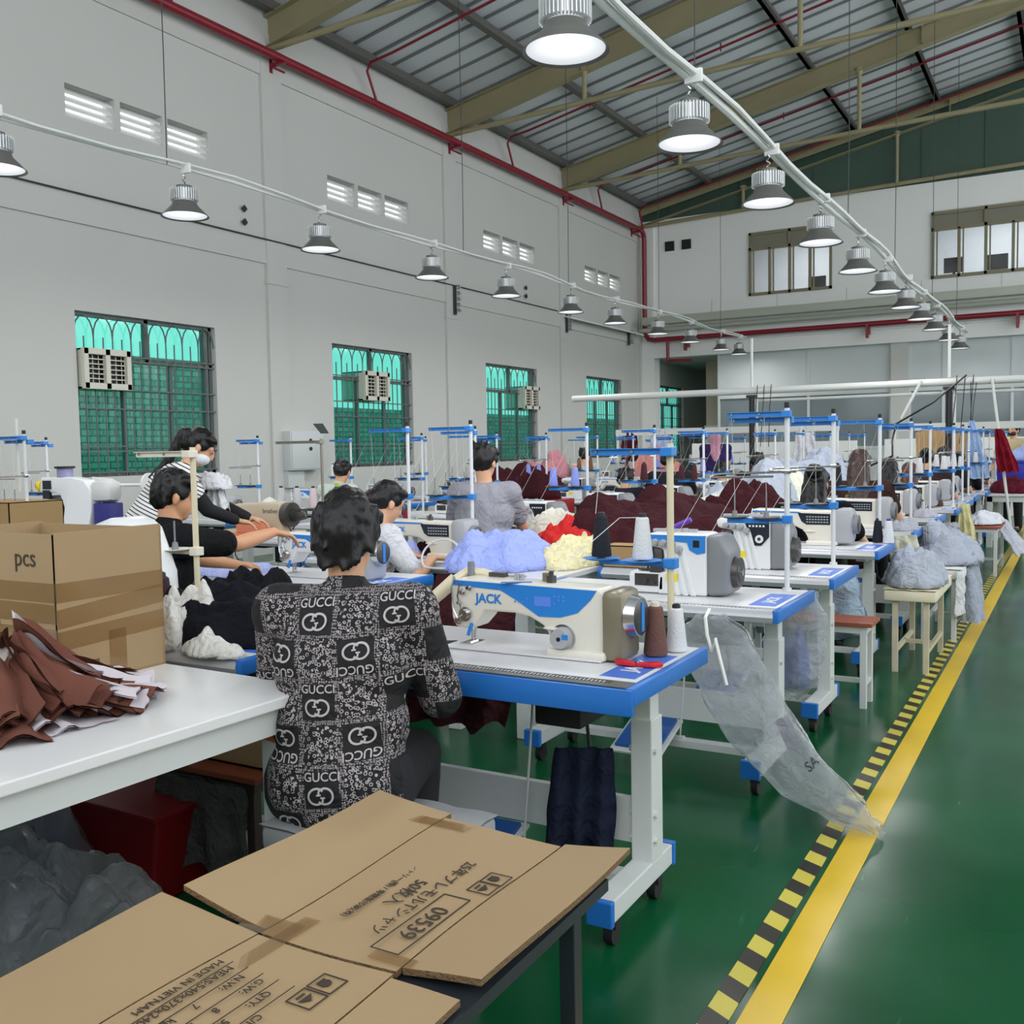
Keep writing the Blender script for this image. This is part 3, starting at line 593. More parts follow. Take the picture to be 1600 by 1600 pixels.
def make_overlock(nm, label, panel):
    T = thing(nm, label, 'sewing machine'); b = M_mwhite
    q = mbx(b); q.prism([(.13, .0), (.13, .255), (.11, .268), (-.14, .268), (-.16, .25), (-.15, .215), (-.07, .2), (-.055, .1), (-.09, .095), (-.1, 0)], -.1, .1, .014, seg=3)
    q.bb((-.235, -.1, .0), (-.05, .1, .098), .022)
    for k in range(3): q.prism([(.02+k*.0-.03+k*.035, .0), (.045-.03+k*.035, .0), (.0-.03+k*.03, .2), (-.02-.03+k*.03, .2)], -.107, -.098, .004)
    q.obj('body', b, T, 40)
    q = mbx(M_grey); q.prism([(.128, .0), (.225, .01), (.225, .19), (.19, .262), (.128, .268)], -.098, .098, .018, seg=3); q.obj('motor_housing', M_grey, T, 40)
    q = mbx(M_dgrey); q.cyl((.22, 0, .1), (.25, 0, .1), .07, .064, 32); q.cyl((.25, 0, .1), (.256, 0, .1), .045, .04, 24); q.cyl((.256, 0, .1), (.26, 0, .1), .015, n=12, m=M_chrome); q.obj('handwheel', M_dgrey, T)
    if panel == 'blue':
        q = mbx(M_bluep); q.prism([(-.145, .262), (.125, .262), (.125, .19), (.09, .182), (.055, .2), (.045, .232), (-.145, .244)], -.1045, -.09); pn = q.obj('control_panel', M_bluep, T, 0)
        q = mbx(M_black); q.bb((.072, -.106, .212), (.1, -.104, .242)); q.obj('display', M_black, pn, 0)
    else:
        q = mbx(M_panelb); q.prism([(.0, .255), (.125, .255), (.125, .17), (.085, .125), (.045, .125), (.0, .24)], -.106, -.09); pn = q.obj('control_panel', M_panelb, T, 0)
        q = mbx(M_ink); q.cyl((.075, -.105, .16), (.075, -.112, .16), .021, n=20); q.cyl((.075, -.112, .16), (.075, -.114, .16), .009, n=14, m=M_dgrey)
        for k in range(5): q.bb((.02+k*.018, -.107, .222), (.03+k*.018, -.1055, .232))
        q.obj('keys', M_ink, pn)
    q = mbx(M_lgrey)
    for k, (x, z) in enumerate(((-.1, .228), (-.063, .226), (-.025, .222), (.01, .2))): q.cyl((x, -.098, z), (x, -.13, z), .018, .015, 16); q.cyl((x, -.13, z), (x, -.137, z), .009, n=10)
    q.obj('tension_knob', M_lgrey, T)
    q = mbx(M_dgrey); q.bb((-.2, -.104, .035), (-.09, -.096, .088)); q.cyl((-.15, -.1, .06), (-.15, -.118, .06), .014); q.cyl((-.115, -.1, .05), (-.115, -.116, .05), .011); q.bb((-.135, -.09, .09), (-.075, -.06, .2), .004); q.cyl((-.15, -.07, .1), (-.15, -.07, .19), .005); q.box((-.16, -.06, .105), (.06, .05, .006)); q.cyl((-.12, -.1, .13), (-.12, -.09, .21), .006); q.obj('looper_unit', M_dgrey, T)
    q = mbx(M_yel); q.bb((-.05, -.1085, .06), (.0, -.1, .095)); q.obj('warning_label', M_yel, T, 0)
    q = mbx(M_lgrey); q.cyl((.0, 0, .268), (.0, 0, .285), .014, n=10); q.cyl((-.09, .02, .268), (-.09, .02, .284), .01, n=10); q.box((-.05, 0.01, .274), (.2, .03, .013)); q.obj('thread_guide', M_lgrey, T)
    return T
M_oldb = mat('old_beige', (200, 186, 162), .35, var=.06)
def make_brother(label):
    T = thing('belt_driven_sewing_machine', label, 'sewing machine')
    q = mbx(M_oldb); q.prism([(.2, 0), (.2, .2), (.18, .23), (-.22, .215), (-.29, .2), (-.3, .06), (-.2, .055), (-.17, .1), (.0, .105), (.05, .06), (.06, 0)], -.06, .06, .025, seg=3); q.bb((-.34, -.09, 0), (.3, .09, .03), .01); q.obj('body', M_oldb, T, 40)
    q = mbx(M_dgrey); q.cyl((.2, 0, .14), (.255, 0, .14), .085, n=28); q.cyl((.255, 0, .14), (.27, 0, .14), .04, n=20); q.obj('handwheel', M_dgrey, T)
    q = mbx(M_rub); q.tube([(.24, -.078, .12), (.3, -.05, -.0)], .005, 6); q.tube([(.24, .075, .12), (.2, .03, -.0)], .005, 6); q.box((.32, 0, .13), (.12, .035, .06), .012, rotm(0, -.25, 0), m=M_dgrey); q.obj('belt_guard', M_rub, T)
    q = mbx(M_chrome); q.cyl((-.29, 0, .14), (-.33, 0, .14), .055, n=24); q.cyl((-.25, 0, .01), (-.25, 0, .07), .006); q.obj('face_plate', M_chrome, T)
    letter('lettering', 'brother', .045, M_dgrey, T, at(FACE, (.1, -.0612, .165)))
    q = mbx(mat('orange_tray', (214, 120, 88), .5)); q.bb((-.15, -.2, .0), (.22, -.11, .02), .006); q.bb((-.1, -.19, .02), (.15, -.13, .1), .006); q.obj('bobbin_tray', MATS['orange_tray'], T)
    return T
def make_bartack(label):
    T = thing('bartack_machine', label, 'sewing machine')
    q = mbx(M_mwhite); q.prism([(.28, -.0), (.34, .2), (.34, .38), (.27, .47), (.12, .5), (-.25, .5), (-.27, .36), (-.1, .36), (-.02, .33), (.02, .22), (.0, .1), (-.06, .05), (-.22, .03), (-.22, 0)], -.07, .07, .02, seg=3); q.obj('body', M_mwhite, T, 40)
    q = mbx(mat('bartack_cover', (216, 216, 214), .3)); q.prism([(.1, .0), (.52, .0), (.52, .4), (.45, .48), (.2, .5), (.3, .4), (.34, .2)], .07, .12, .02); q.bb((.36, -.06, .0), (.56, .1, .26), .01, m=mat('deep_blue', (44, 44, 120), .5)); q.bb((.3, -.06, .27), (.56, .12, .47), .06); q.obj('side_cover', MATS['bartack_cover'], T, 40)
    q = mbx(M_yel); q.cyl((-.3, -.03, .42), (-.26, -.03, .42), .05, n=20); q.cyl((-.33, -.03, .42), (-.3, -.03, .42), .03, n=16, m=mat('stop_red', (196, 40, 40), .4)); q.obj('stop_button', M_yel, T)
    q = mbx(M_panelb); q.bb((-.22, -.078, .39), (-.12, -.068, .47)); q.bb((-.22, -.08, .3), (-.14, -.05, .38)); q.obj('display', M_panelb, T, 0)
    q = mbx(M_dgrey); q.bb((-.2, -.05, .12), (-.02, .05, .33), .02); q.cyl((-.14, 0, .0), (-.14, 0, .15), .012); q.cyl((-.16, -.05, .2), (-.05, -.05, .2), .03); q.obj('needle_unit', M_dgrey, T)
    q = mbx(mat('violet_motor', (150, 150, 190), .3)); q.cyl((-.02, 0, .5), (-.02, 0, .58), .07, n=24); q.cyl((-.02, 0, .58), (-.02, 0, .6), .09, n=24, m=M_black); q.obj('motor', MATS['violet_motor'], T)
    q = mbx(M_mwhite); q.cyl((.5, .1, .42), (.86, .1, .42), .015); q.cyl((.86, .1, .42), (.88, .1, .42), .11, n=28); q.obj('reel_arm', M_mwhite, T)
    return T
# ================================================================== THREAD STANDS AND CONES
M_post = mat('post_white', (218, 220, 222), .35); M_postb = mat('post_beige', (216, 206, 176), .45); M_disc = mat('spool_disc', (58, 58, 56), .45)
def make_stand(nm, label, post, bar, top=.64, tray=.28, L=.28, arms=1, rod=True, disc=None, plain=False, stretch=0):
    """post foot at the origin (table surface); arms reach towards -X"""
    T = thing(nm, label, 'thread stand'); disc = disc or M_disc
    q = mbx(post); q.cyl((0, 0, 0), (0, 0, top+.02), .0115, n=14); q.cyl((0, 0, 0), (0, 0, .012), .02, n=14); q.obj('post', post, T)
    q = mbx(M_black); q.cyl((0, 0, top+.02), (0, 0, top+.045), .0125, n=14)
    if not plain: q.obj('cap', M_black, T)
    for a in range(arms):
        y = -.02+.05*a; z = top-.005-.025*a
        q = mbx(bar); q.bb((-L, y-.003, z-.011), (.018, y+.003, z+.011)); q.bb((-L, y-.014, z+.008), (.018, y+.014, z+.011)); q.bb((-.02, y-.02, z-.016), (.02, y+.03, z+.013), .003)
        for x in (-L+.02, -L*.45, -.01): q.cyl((x, y-.008, z), (x, y+.004, z), .0055, n=10, m=M_chrome)
        q.obj('top_arm', bar, T, 0)
    q = mbx(bar); q.bb((-L+.02, -.012, tray-.014), (.02, .012, tray+.002), .003); q.bb((-.02, -.02, tray-.018), (.022, .02, tray+.016), .003)
    if not plain: q.prism([(-L, tray), (-L*.55, tray), (-L*.3, tray-.016), (.0, tray-.016), (.0, tray-.02), (-L, tray-.02)], -.03, -.026)
    q.obj('tray_arm', bar, T, 0)
    for k, x in enumerate((-L+.03, -.085)):
        q = mbx(disc); q.lathe([(.0, .002), (.045, .002), (.062, .006), (.064, .004), (.046, -.002), (.0, -.002)], (x, -.01-.02*k, tray+.004), 24); q.obj('spool_disc', disc, T)
        q = mbx(M_grey); q.cyl((x, -.01-.02*k, tray), (x, -.01-.02*k, tray+.035), .016, .01, 12); q.cyl((x, -.01-.02*k, tray+.03), (x, -.01-.02*k, tray+.12), .0035, n=8); q.obj('spool_pin', M_grey, T)
    if not plain:
        q = mbx(M_ink)
        for k, x in enumerate((-L+.03, -.085)): q.tube([(x, -.01-.02*k, tray+.12), (x-.01, -.02, top-.02), (x-.08, -.1, tray+.2), (x-.2, -.22, .27)], .0008, 4)
        q.obj('thread', M_ink, T)
    if rod:
        q = mbx(M_chrome); z = tray+.21
        q.tube([(.04, 0, z), (-L-.05, 0, z-.01), (-L-.07, -.01, z-.015), (-L-.075, -.05, z-.02), (-L-.06, -.08, z-.022), (-.05, -.05, z-.02)], .005, 7); q.box((0, 0, z), (.03, .03, .02), .003); q.obj('guide_rod', M_chrome, T)
    return T
CONE = {}
def cone_mesh(h=.15, r=.032):
    q = MB(); q.lathe([(.0, .004), (r, .004), (r+.002, .01), (r*.66, h*.9), (r*.5, h*.93), (r*.3, h*.93)], n=20); return q.mesh('thread', None, 30)
def core_mesh(h=.15, r=.032):
    q = MB(); q.lathe([(r*.2, h*.92), (r*.42, h*.92), (r*.4, h*1.0), (r*.25, h*1.02), (r*.18, h)], n=14); return q.mesh('core', None, 30)
CM, KM = cone_mesh(), core_mesh()
CM.materials.append(None); KM.materials.append(None)
def cone(loc, col, label, core=(40, 40, 42), group=None, s=1.0, rot=None):
    m1 = mat('thread_%d_%d_%d' % col, col, .8, bump=.25, bscale=160); m2 = mat('core_%d_%d_%d' % core, core, .5)
    T = thing('thread_cone', label, 'thread cone', loc, 0, group); T.scale = (s, s, s)
    if rot: T.rotation_euler = rot
    for n, me, mm in (('thread', CM, m1), ('core', KM, m2)):
        o = link(n, me, T); o.material_slots[0].link = 'OBJECT'; o.material_slots[0].material = mm
    return T
# ================================================================== CLOTH HEAPS AND HANGING CLOTH
def fold(p, s, seed):
    v = Vector(p)*s; best = -9
    for k in range(6):      # layers of folded cloth lying over one another
        o_ = Vector((seed*3.1+k*9.7, seed*1.7-k*4.3, k*2.9)); a = seed*1.9+k*2.4+1.2*noise.noise(v*.35+o_)
        w_ = noise.noise(v*.8+o_)*2.6; band = .5+.5*sin(3.1*(v.x*cos(a)+v.y*sin(a))+w_+k)
        best = max(best, .55*band+.8*noise.noise(v*.6+o_*1.3)+.12*noise.noise(v*2.2+o_))
    return best-.25+.14*abs(noise.noise(v*3.3+Vector((seed, 2, 5))))
def heap(nm, label, col, c, rx, ry, h, seed=1, n=70, rz=0, cat='cloth', s=None, m=None, amp=.5, group=None, power=.7, hang=0):
    """crumpled pile of garments: a closed mound with creases and an uneven hem"""
    m = m or clothmat(col)
    s = s or 2.6/max(min(rx, ry), .12)*.95
    q = mbx(m); R_, T_ = n//2, n
    def pt(i, j):
        t = 2*pi*j; r = i
        rim = 1+.18*noise.noise(Vector((cos(t)*1.6+seed, sin(t)*1.6, seed*2.)))+.09*noise.noise(Vector((cos(t)*5+seed, sin(t)*5, 3.)))
        x, y = cos(t)*r*rx*rim, sin(t)*r*ry*rim
        base = max(0., 1-r**2.4)**power
        low = .62+.75*noise.noise(Vector((x*s*.5+seed, y*s*.5, seed)))+.25*noise.noise(Vector((x*s*1.1+seed, y*s*1.1, seed+3)))
        f = fold((x, y, 0), s, seed)
        z = h*base*max(.25, low)+h*amp*f*min(1, base*1.6+.2)
        wv = noise.noise_vector(Vector((x*s*1.3+3, y*s*1.3, seed)))*.09*min(rx, ry)*(1-r*.5)
        return (x+wv.x, y+wv.y, max(z, .004) if r < .995 else .002)
    g = [[q.bm.verts.new(pt(i/R_, j/T_)) for j in range(T_)] for i in range(1, R_+1)]
    top = q.bm.verts.new(pt(0.0001, 0)); bot = q.bm.verts.new((0, 0, 0))
    for j in range(T_):
        k = (j+1) % T_
        q.bm.faces.new((top, g[0][j], g[0][k])); q.bm.faces.new((bot, g[-1][k], g[-1][j]))
        for i in range(R_-1): q.bm.faces.new((g[i][j], g[i+1][j], g[i+1][k], g[i][k]))
    o = q.obj(nm, m, None, 180, c, rz); tag(o, label, cat, group); return o
def drape(nm, label, col, top, bottom, w0, w1, seed=1, thick=.012, cat='cloth', m=None, yaw=0, waves=3, amp=.03, nu=24, nv=30, sag=0):
    """cloth hanging from top to bottom point, a closed double sheet with folds"""
    m = m or clothmat(col)
    q = mbx(m); a, b = Vector(top), Vector(bottom); ux = Vector((cos(yaw), sin(yaw), 0)); uy = Vector((-sin(yaw), cos(yaw), 0))
    def sh(side):
        def fn(i, j):
            v = j; wd = w0+(w1-w0)*min(1, v*1.3)**.8; u = (i-.5)*wd*(1+.12*noise.noise(Vector((v*3, seed, i))))
            edge = sin(pi*i)**.5; off = amp*sin(i*waves*2*pi+seed+1.3*noise.noise(Vector((v*2, seed, 0))))*(.35+.65*v)+amp*.8*noise.noise(Vector((i*4, v*5, seed)))
            p = a.lerp(b, v)+ux*u+uy*(off+side*thick*edge); p.z -= .05*noise.noise(Vector((i*5, seed, 2)))*v+sag*sin(pi*v); return p
        return fn
    g1 = q.grid(sh(1), nu, nv); q.grid(sh(-1), nu, nv); bmesh.ops.remove_doubles(q.bm, verts=q.bm.verts, dist=.0008)
    o = q.obj(nm, m, None, 180); tag(o, label, cat); return o
# ================================================================== PEOPLE
M_skin = mat('skin', (214, 164, 130), .5, var=.04, vscale=9); M_hair = mat('black_hair', (20, 18, 19), .36, spec=.35)
nt, b, N, L = nodes(M_hair); tc = N('TexCoord'); mp = N('Mapping'); mp.inputs['Scale'].default_value = (160, 160, 9); L(tc.outputs['Object'], mp.inputs[0]); tn = N('TexNoise'); tn.inputs['Scale'].default_value = 1; tn.inputs['Detail'].default_value = 3; L(mp.outputs[0], tn.inputs['Vector']); bp = N('Bump'); bp.inputs['Strength'].default_value = .55; bp.inputs['Distance'].default_value = .004; L(tn.outputs[0], bp.inputs['Height']); L(bp.outputs[0], b.inputs['Normal'])
M_brown = mat('brown_hair', (58, 36, 28), .45); M_trou = mat('dark_trousers', (30, 30, 34), .85); M_mask = mat('face_mask', (226, 228, 230), .8)
import numpy as np
def _unit(n=14, k=9):
    vs = [(0, 0, -1)]+[(cos(2*pi*i/n)*sin(pi*j/k), sin(2*pi*i/n)*sin(pi*j/k), -cos(pi*j/k)) for j in range(1, k) for i in range(n)]+[(0, 0, 1)]; f = []
    for i in range(n):
        f.append((0, 1+(i+1) % n, 1+i)); e = 1+(k-2)*n; f.append((e+i, e+(i+1) % n, len(vs)-1))
        for j in range(k-2): a = 1+j*n; f.append((a+i, a+(i+1) % n, a+n+(i+1) % n, a+n+i))
    return np.array(vs), f
_SV, _SF = _unit()
M_eye = mat('eye_dark', (24, 18, 16), .3)
class Blob:
    """soft shapes that are melted into one continuous surface"""
    def __init__(s): s.v = []; s.f = []; s.n = 0
    def _add(s, vs, fs): s.v.append(vs); s.f += [tuple(i+s.n for i in f) for f in fs]; s.n += len(vs)
    def ball(s, c, r, n=0, rot=None):
        if not hasattr(r, '__len__'): r = (r, r, r)
        p = _SV*np.array(r)
        if rot is not None: p = p @ np.array(rot.to_3x3()).T
        s._add(p+np.array(tuple(c)), _SF)
    def limb(s, pts):
        """tapered chain [(point, radius), ...]"""
        for (p, r) in pts: s.ball(p, r)
        for (p, r), (p2, r2) in zip(pts, pts[1:]):
            p, p2 = Vector(p), Vector(p2); d = p2-p
            if d.length < 1e-4: continue
            R_ = np.array(d.to_track_quat('Z', 'Y').to_matrix()).T; n = 14; a = np.arange(n)*2*pi/n; c = np.stack([np.cos(a), np.sin(a), a*0], 1)
            s._add(np.concatenate([(c*r) @ R_+np.array(p), (c*r2) @ R_+np.array(p2)]), [(i, (i+1) % n, n+(i+1) % n, n+i) for i in range(n)]+[tuple(range(n))[::-1], tuple(range(n, 2*n))])
        return s
    def mesh(s, name):
        me = D.meshes.new(name); me.from_pydata(np.concatenate(s.v).tolist(), [], s.f); return me
    def skin(s, name, mt, parent, voxel=.009, smooth=4, rough=0):
        me = s.mesh(name); o = D.objects.new(name, me)
        md = o.modifiers.new('r', 'REMESH'); md.mode = 'VOXEL'; md.voxel_size = voxel
        if smooth: sm = o.modifiers.new('s', 'SMOOTH'); sm.factor = .5; sm.iterations = smooth
        m2 = evaluated(o); D.meshes.remove(me)
        if rough:
            for v_ in m2.vertices:
                c = v_.co; v_.co = c+v_.normal*rough*(noise.noise(Vector((c.x*70, c.y*70, c.z*11)))+.6*noise.noise(Vector((c.x*160, c.y*160, c.z*20))))
            m2.update()
        m2.materials.clear(); m2.materials.append(mt); m2.polygons.foreach_set('use_smooth', [True]*len(m2.polygons)); m2.name = name
        return link(name, m2, parent)
def V(*a): return Vector(a)
def elbow(sh, hand, l1, l2, out):
    """elbow point of a two-bone arm, bending towards out"""
    d = hand-sh; L_ = min(d.length, (l1+l2)*.985); d.normalize(); a = (l1*l1-l2*l2+L_*L_)/(2*L_); h = sqrt(max(1e-6, l1*l1-a*a))
    o = (out-d*out.dot(d)).normalized(); return sh+d*a+o*h, sh+d*L_
def hand(B, wr, fwd, up, s=1., side=1, curl=.5, fr=.0085):
    """palm, four curled fingers and a thumb"""
    fwd = fwd.normalized(); lat = fwd.cross(up).normalized(); up = lat.cross(fwd)
    pc = wr+fwd*.045; B.ball(pc, (.001, .001, .001), 6)
    M = Matrix((lat, fwd, up)).transposed().to_4x4()
    B.ball(pc, (.038*s, .05*s, .017*s), 14, rot=M)
    for k, (x, ln) in enumerate(((-.028, .07), (-.01, .08), (.009, .076), (.027, .06))):
        p = wr+fwd*.082+lat*x; d = fwd.copy(); pts = [(p-fwd*.02, fr*1.1), (p, fr)]
        for j, f in enumerate((.45, .33, .22)):
            d = (d*cos(curl)-up*sin(curl)).normalized(); p = p+d*ln*f*s; pts.append((p, fr*(.95-.1*j)))
        B.limb(pts)
    t = wr+fwd*.03+lat*(-.03*side); d = (fwd*.7-lat*.75*side-up*.3).normalized(); B.limb([(t, .012), (t+d*.03, .0105), (t+d*.03+(d+fwd).normalized()*.028, .009)])
def person(label, loc, rz=0, lean=.3, nod=.35, yaw=0, roll=0, seat=.47, shirt=(90, 90, 96), skin=None, hair='short', sleeve=.6, hands=None, vox=.011, trousers=None, shirt_mat=None, stand=False, shw=.185, hair_mat=None, legs=True, mask=False, long_sleeve=False, group=None, girth=1.0, collar=False, mask_mat=None, sway=0, out_=.7, ear=True, hcol=None):
    T = thing('person', label, 'person', loc, rz, group); sk = skin or M_skin; hm = hair_mat or M_hair
    hipz = .93 if stand else seat+.07
    pel = V(0, 0, hipz); tl = .5
    ax = V(sin(sway)*.3, sin(lean), cos(lean)).normalized(); side = V(1, 0, 0); side = (side-ax*side.dot(ax)).normalized(); fwd = ax.cross(side)
    nb = pel+ax*tl; ch = pel+ax*.34; wa = pel+ax*.15
    shL, shR = pel+ax*.455-side*shw, pel+ax*.455+side*shw
    hd_dir = V(sin(roll), sin(nod+lean*.6), cos(nod+lean*.6)).normalized()
    hc = nb+hd_dir*.165; HM = (Matrix.Translation(hc) @ Matrix.Rotation(-yaw, 4, 'Z') @ Matrix.Rotation(roll, 4, 'Y') @ Matrix.Rotation(-(nod+lean*.5), 4, 'X'))
    hp = lambda x, y, z: HM @ V(x, y, z)   # head space: +Y face, +Z crown
    R3 = HM.to_3x3().to_4x4()
    # --- body: one continuous surface
    B = Blob()
    B.ball(hp(0, -.012, .03), (.074, .09, .088), 20, rot=R3); B.ball(hp(0, .018, -.035), (.058, .068, .078), 20, rot=R3); B.ball(hp(0, .05, -.085), (.03, .03, .026), 12, rot=R3)
    B.ball(hp(0, .09, -.03), (.013, .02, .02), 10, rot=R3); B.limb([(hp(0, .088, .015), .009), (hp(0, .1, -.03), .011)])
    B.ball(hp(0, .078, -.066), (.024, .012, .008), 10, rot=R3)
    for sx in (-1, 1):
        B.ball(hp(sx*.03, .078, .004), (.016, .01, .008), 10, rot=R3); B.ball(hp(sx*.032, .072, .022), (.022, .012, .008), 10, rot=R3)
        if ear: B.ball(hp(sx*.076, -.008, -.018), (.010, .02, .032), 12, rot=R3)
    B.limb([(nb-ax*.05, .062), (nb+hd_dir*.04, .052), (hp(0, -.02, -.05), .052)])
    B.limb([(pel, .13), (wa, .115), (ch, .125)]); B.limb([(shL+side*.03, .06), (ch+ax*.08, .09), (shR-side*.03, .06)])
    arms = []
    hands = hands or ((V(-.17, .42, .82), V(0, 1, -.15)), (V(.17, .42, .82), V(0, 1, -.15)))
    for sx, sh, (hw, hf) in ((-1, shL, hands[0]), (1, shR, hands[1])):
        el, wr = elbow(sh, hw, .275, .25, V(sx*out_, -.35, -.7)); arms.append((sh, el, wr))
        B.limb([(sh, .05), (sh.lerp(el, .5), .046), (el, .038), (el.lerp(wr, .3), .039), (wr, .025)]); hand(B, wr, Vector(hf), V(0, 0, 1), 1, sx)
    if stand: legp = [[(sx*.09, 0, hipz-.02), (sx*.1, .03, .48), (sx*.1, 0, .08)] for sx in (-1, 1)]
    else: legp = [[(sx*.09, .0, hipz-.02), (sx*.14, .4, seat+.02), (sx*.13, .36, .08)] for sx in (-1, 1)]
    for h_, k_, f_ in legp: B.limb([(h_, .085), (k_, .055), (f_, .036)]); B.limb([(f_, .035), (V(*f_)+V(0, .07, -.04), .034), (V(*f_)+V(0, .15, -.048), .03)])
    body = B.skin('body', sk, T, vox, 3)
    # --- shirt
    B = Blob(); g = girth
    B.limb([(pel-ax*.02, .155*g), (wa, .145*g), (ch, .15*g)])
    for t, rr in ((.0, .15), (.3, .142), (.62, .15), (.8, .135)): 
        for sx in (-1, 1): B.ball(pel+ax*(tl*t)+side*sx*.055, rr*g*(.93 if t else .97), 16)
    B.limb([(shL+ax*.005, .068), (nb-ax*.045-side*.05, .07), (nb-ax*.045+side*.05, .07), (shR+ax*.005, .068)]); B.limb([(shL, .085), (ch+ax*.07, .12*g), (shR, .085)])
    for sh, el, wr in arms:
        if sleeve >= 1 or long_sleeve: B.limb([(sh, .075), (el, .054), (el.lerp(wr, .9), .04)])
        else: B.limb([(sh, .078), (sh.lerp(el, sleeve*.5), .069), (sh.lerp(el, sleeve), .064)])
    if collar: B.limb([(nb-ax*.03, .078), (nb+hd_dir*.012, .068)])
    sm = shirt_mat or clothmat(shirt, 'shirt_%d_%d_%d' % shirt, .7)
    so = B.skin('shirt', sm, T, vox, 3)
    # --- trousers
    if legs:
        B = Blob()
        for h_, k_, f_ in legp: B.limb([(h_, .12), (V(*h_).lerp(V(*k_), .5), .095), (k_, .075), (f_, .058)])
        B.limb([((-.08, 0, hipz), .13), ((.08, 0, hipz), .13)]); B.skin('trousers', trousers or M_trou, T, vox*1.3, 2)
        B = Blob()
        for h_, k_, f_ in legp: f = V(*f_); B.limb([(f+V(0, -.02, -.045), .036), (f+V(0, .08, -.045), .04), (f+V(0, .17, -.05), .03)])
        B.skin('shoes', M_rub, T, vox*1.3, 1)
    # --- hair
    B = Blob()
    B.ball(hp(0, -.02, .045), (.083, .096, .082), 22, rot=R3); B.ball(hp(0, -.045, .01), (.08, .075, .085), 20, rot=R3)
    for sx in (-1, 1): B.ball(hp(sx*.05, .03, .07), (.04, .05, .03), 12, rot=R3); B.ball(hp(sx*.068, .01, .02), (.016, .04, .04), 12, rot=R3)
    if hair in ('short', 'mop'):
        B.ball(hp(0, -.055, -.03), (.066, .05, .055), 16, rot=R3)
        r_ = random.Random(int(abs(loc[0]*100)+abs(loc[1]*31)))
        for k in range(26 if hair == 'mop' else 12):
            a = r_.uniform(-1, 1); u = r_.uniform(-.6, 1); p = hp(.078*sin(a*1.7), -.04-.05*cos(a*1.7), .03+.07*u); q_ = hp(.09*sin(a*1.9), -.05-.06*cos(a*1.9), .03+.07*u-.05)
            B.limb([(p, .018), (q_, .006)])
        if hair == 'mop':
            for k in range(9): x = -.06+.015*k; B.limb([(hp(x, -.075, -.03), .02), (hp(x*.95, -.078-.004*(k % 3), -.085-.022*((k*7) % 4)/3), .006)])
            B.ball(hp(-.01, -.01, .11), (.065, .06, .04), 14, rot=R3)
    if hair in ('bun', 'longbun', 'clip', 'ponytail', 'lowbun'):
        B.ball(hp(0, -.06, .0), (.064, .05, .065), 16, rot=R3)
        if hair in ('bun', 'longbun'): B.limb([(hp(0, -.1, .04), .035), (hp(0, -.125, .05), .048)]); B.ball(hp(0, -.135, .045), (.055, .045, .05), 14, rot=R3)
        if hair == 'lowbun': B.ball(hp(0, -.115, -.03), (.055, .048, .05), 14, rot=R3); B.ball(hp(-.02, -.1, .0), (.05, .04, .04), 14, rot=R3)
        if hair == 'clip':
            B.ball(hp(0, -.09, .02), (.05, .035, .07), 14, rot=R3)
            for k in range(8): B.limb([(hp(.0+.01*(k-3.5), -.085, .07), .014), (hp(.02*(k-3.5), -.09-.01*(k % 3), .125+.018*(k % 2)), .004)])
        if hair == 'ponytail': B.limb([(hp(0, -.1, .05), .03), (hp(0, -.135, .03), .032), (nb-ax*.02-fwd*.11, .03), (nb-ax*.16-fwd*.15, .012)])
    if hair in ('long', 'longbun'):
        B.ball(hp(0, -.06, -.02), (.078, .055, .09), 16, rot=R3); a = nb-fwd*.06
        B.limb([(hp(-.03, -.07, -.05), .055), (a-ax*.02-side*.03, .06), (a-ax*.14-side*.03-fwd*.05, .055), (a-ax*.25-fwd*.09, .03)]); B.limb([(hp(.03, -.07, -.05), .055), (a-ax*.02+side*.03, .06), (a-ax*.14+side*.03-fwd*.05, .055), (a-ax*.25-fwd*.09, .03)])
    h_o = B.skin('hair', hm, T, min(vox, .009), 2, rough=.006)
    if vox < .017:
        B = Blob()
        for sx in (-1, 1): B.ball(hp(sx*.031, .083, .003), (.012, .007, .004), 10, rot=R3); B.ball(hp(sx*.033, .083, .024), (.018, .006, .0035), 10, rot=R3)
        me = B.mesh('eyes'); me.materials.append(M_eye); link('eyes', me, T)
    if mask:
        B = Blob(); B.ball(hp(0, .036, -.055), (.066, .06, .046), 16, rot=R3); B.skin('face_mask', mask_mat or M_mask, T, .008, 2)
    return T, dict(hp=hp, R3=R3, nb=nb, ax=ax, fwd=fwd, side=side, shirt=so, arms=arms, hair=h_o, hc=hc)
# ================================================================== ROWS OF SEWING TABLES
ORDN = ['first', 'second', 'third', 'fourth', 'fifth', 'sixth', 'seventh', 'eighth', 'ninth', 'tenth', 'eleventh', 'twelfth', 'thirteenth', 'fourteenth', 'fifteenth', 'sixteenth', 'seventeenth']
COLS = {   # centre x, front edges, name of the row
 'A': (-1.63, [2.44, 3.84, 4.85, 6.19, 7.6, 9.0, 10.2, 11.4, 12.6, 13.72, 15.3, 16.7, 18.1], 'aisle row'),
 'B': (-3.55, [2.25, 3.66, 4.66, 6.0, 7.3, 8.7, 10.0, 11.4, 12.8, 14.65, 15.9, 17.2], 'second row'),
 'C': (-5.65, [5.55, 6.75, 8.2, 9.6, 11.0, 12.4, 13.8, 15.4, 17.0], 'third row'),
 'D': (-7.75, [3.9, 5.3, 6.9, 8.4, 9.9, 11.4, 13.0, 14.6, 16.3, 18.], 'window row')}
t1 = make_table('sewing_table', 'blue fronted white sewing table beside the person in the patterned shirt', True); t1.location = (-1.65, 2.74, 0)
tB = make_table('sewing_table', '', False)
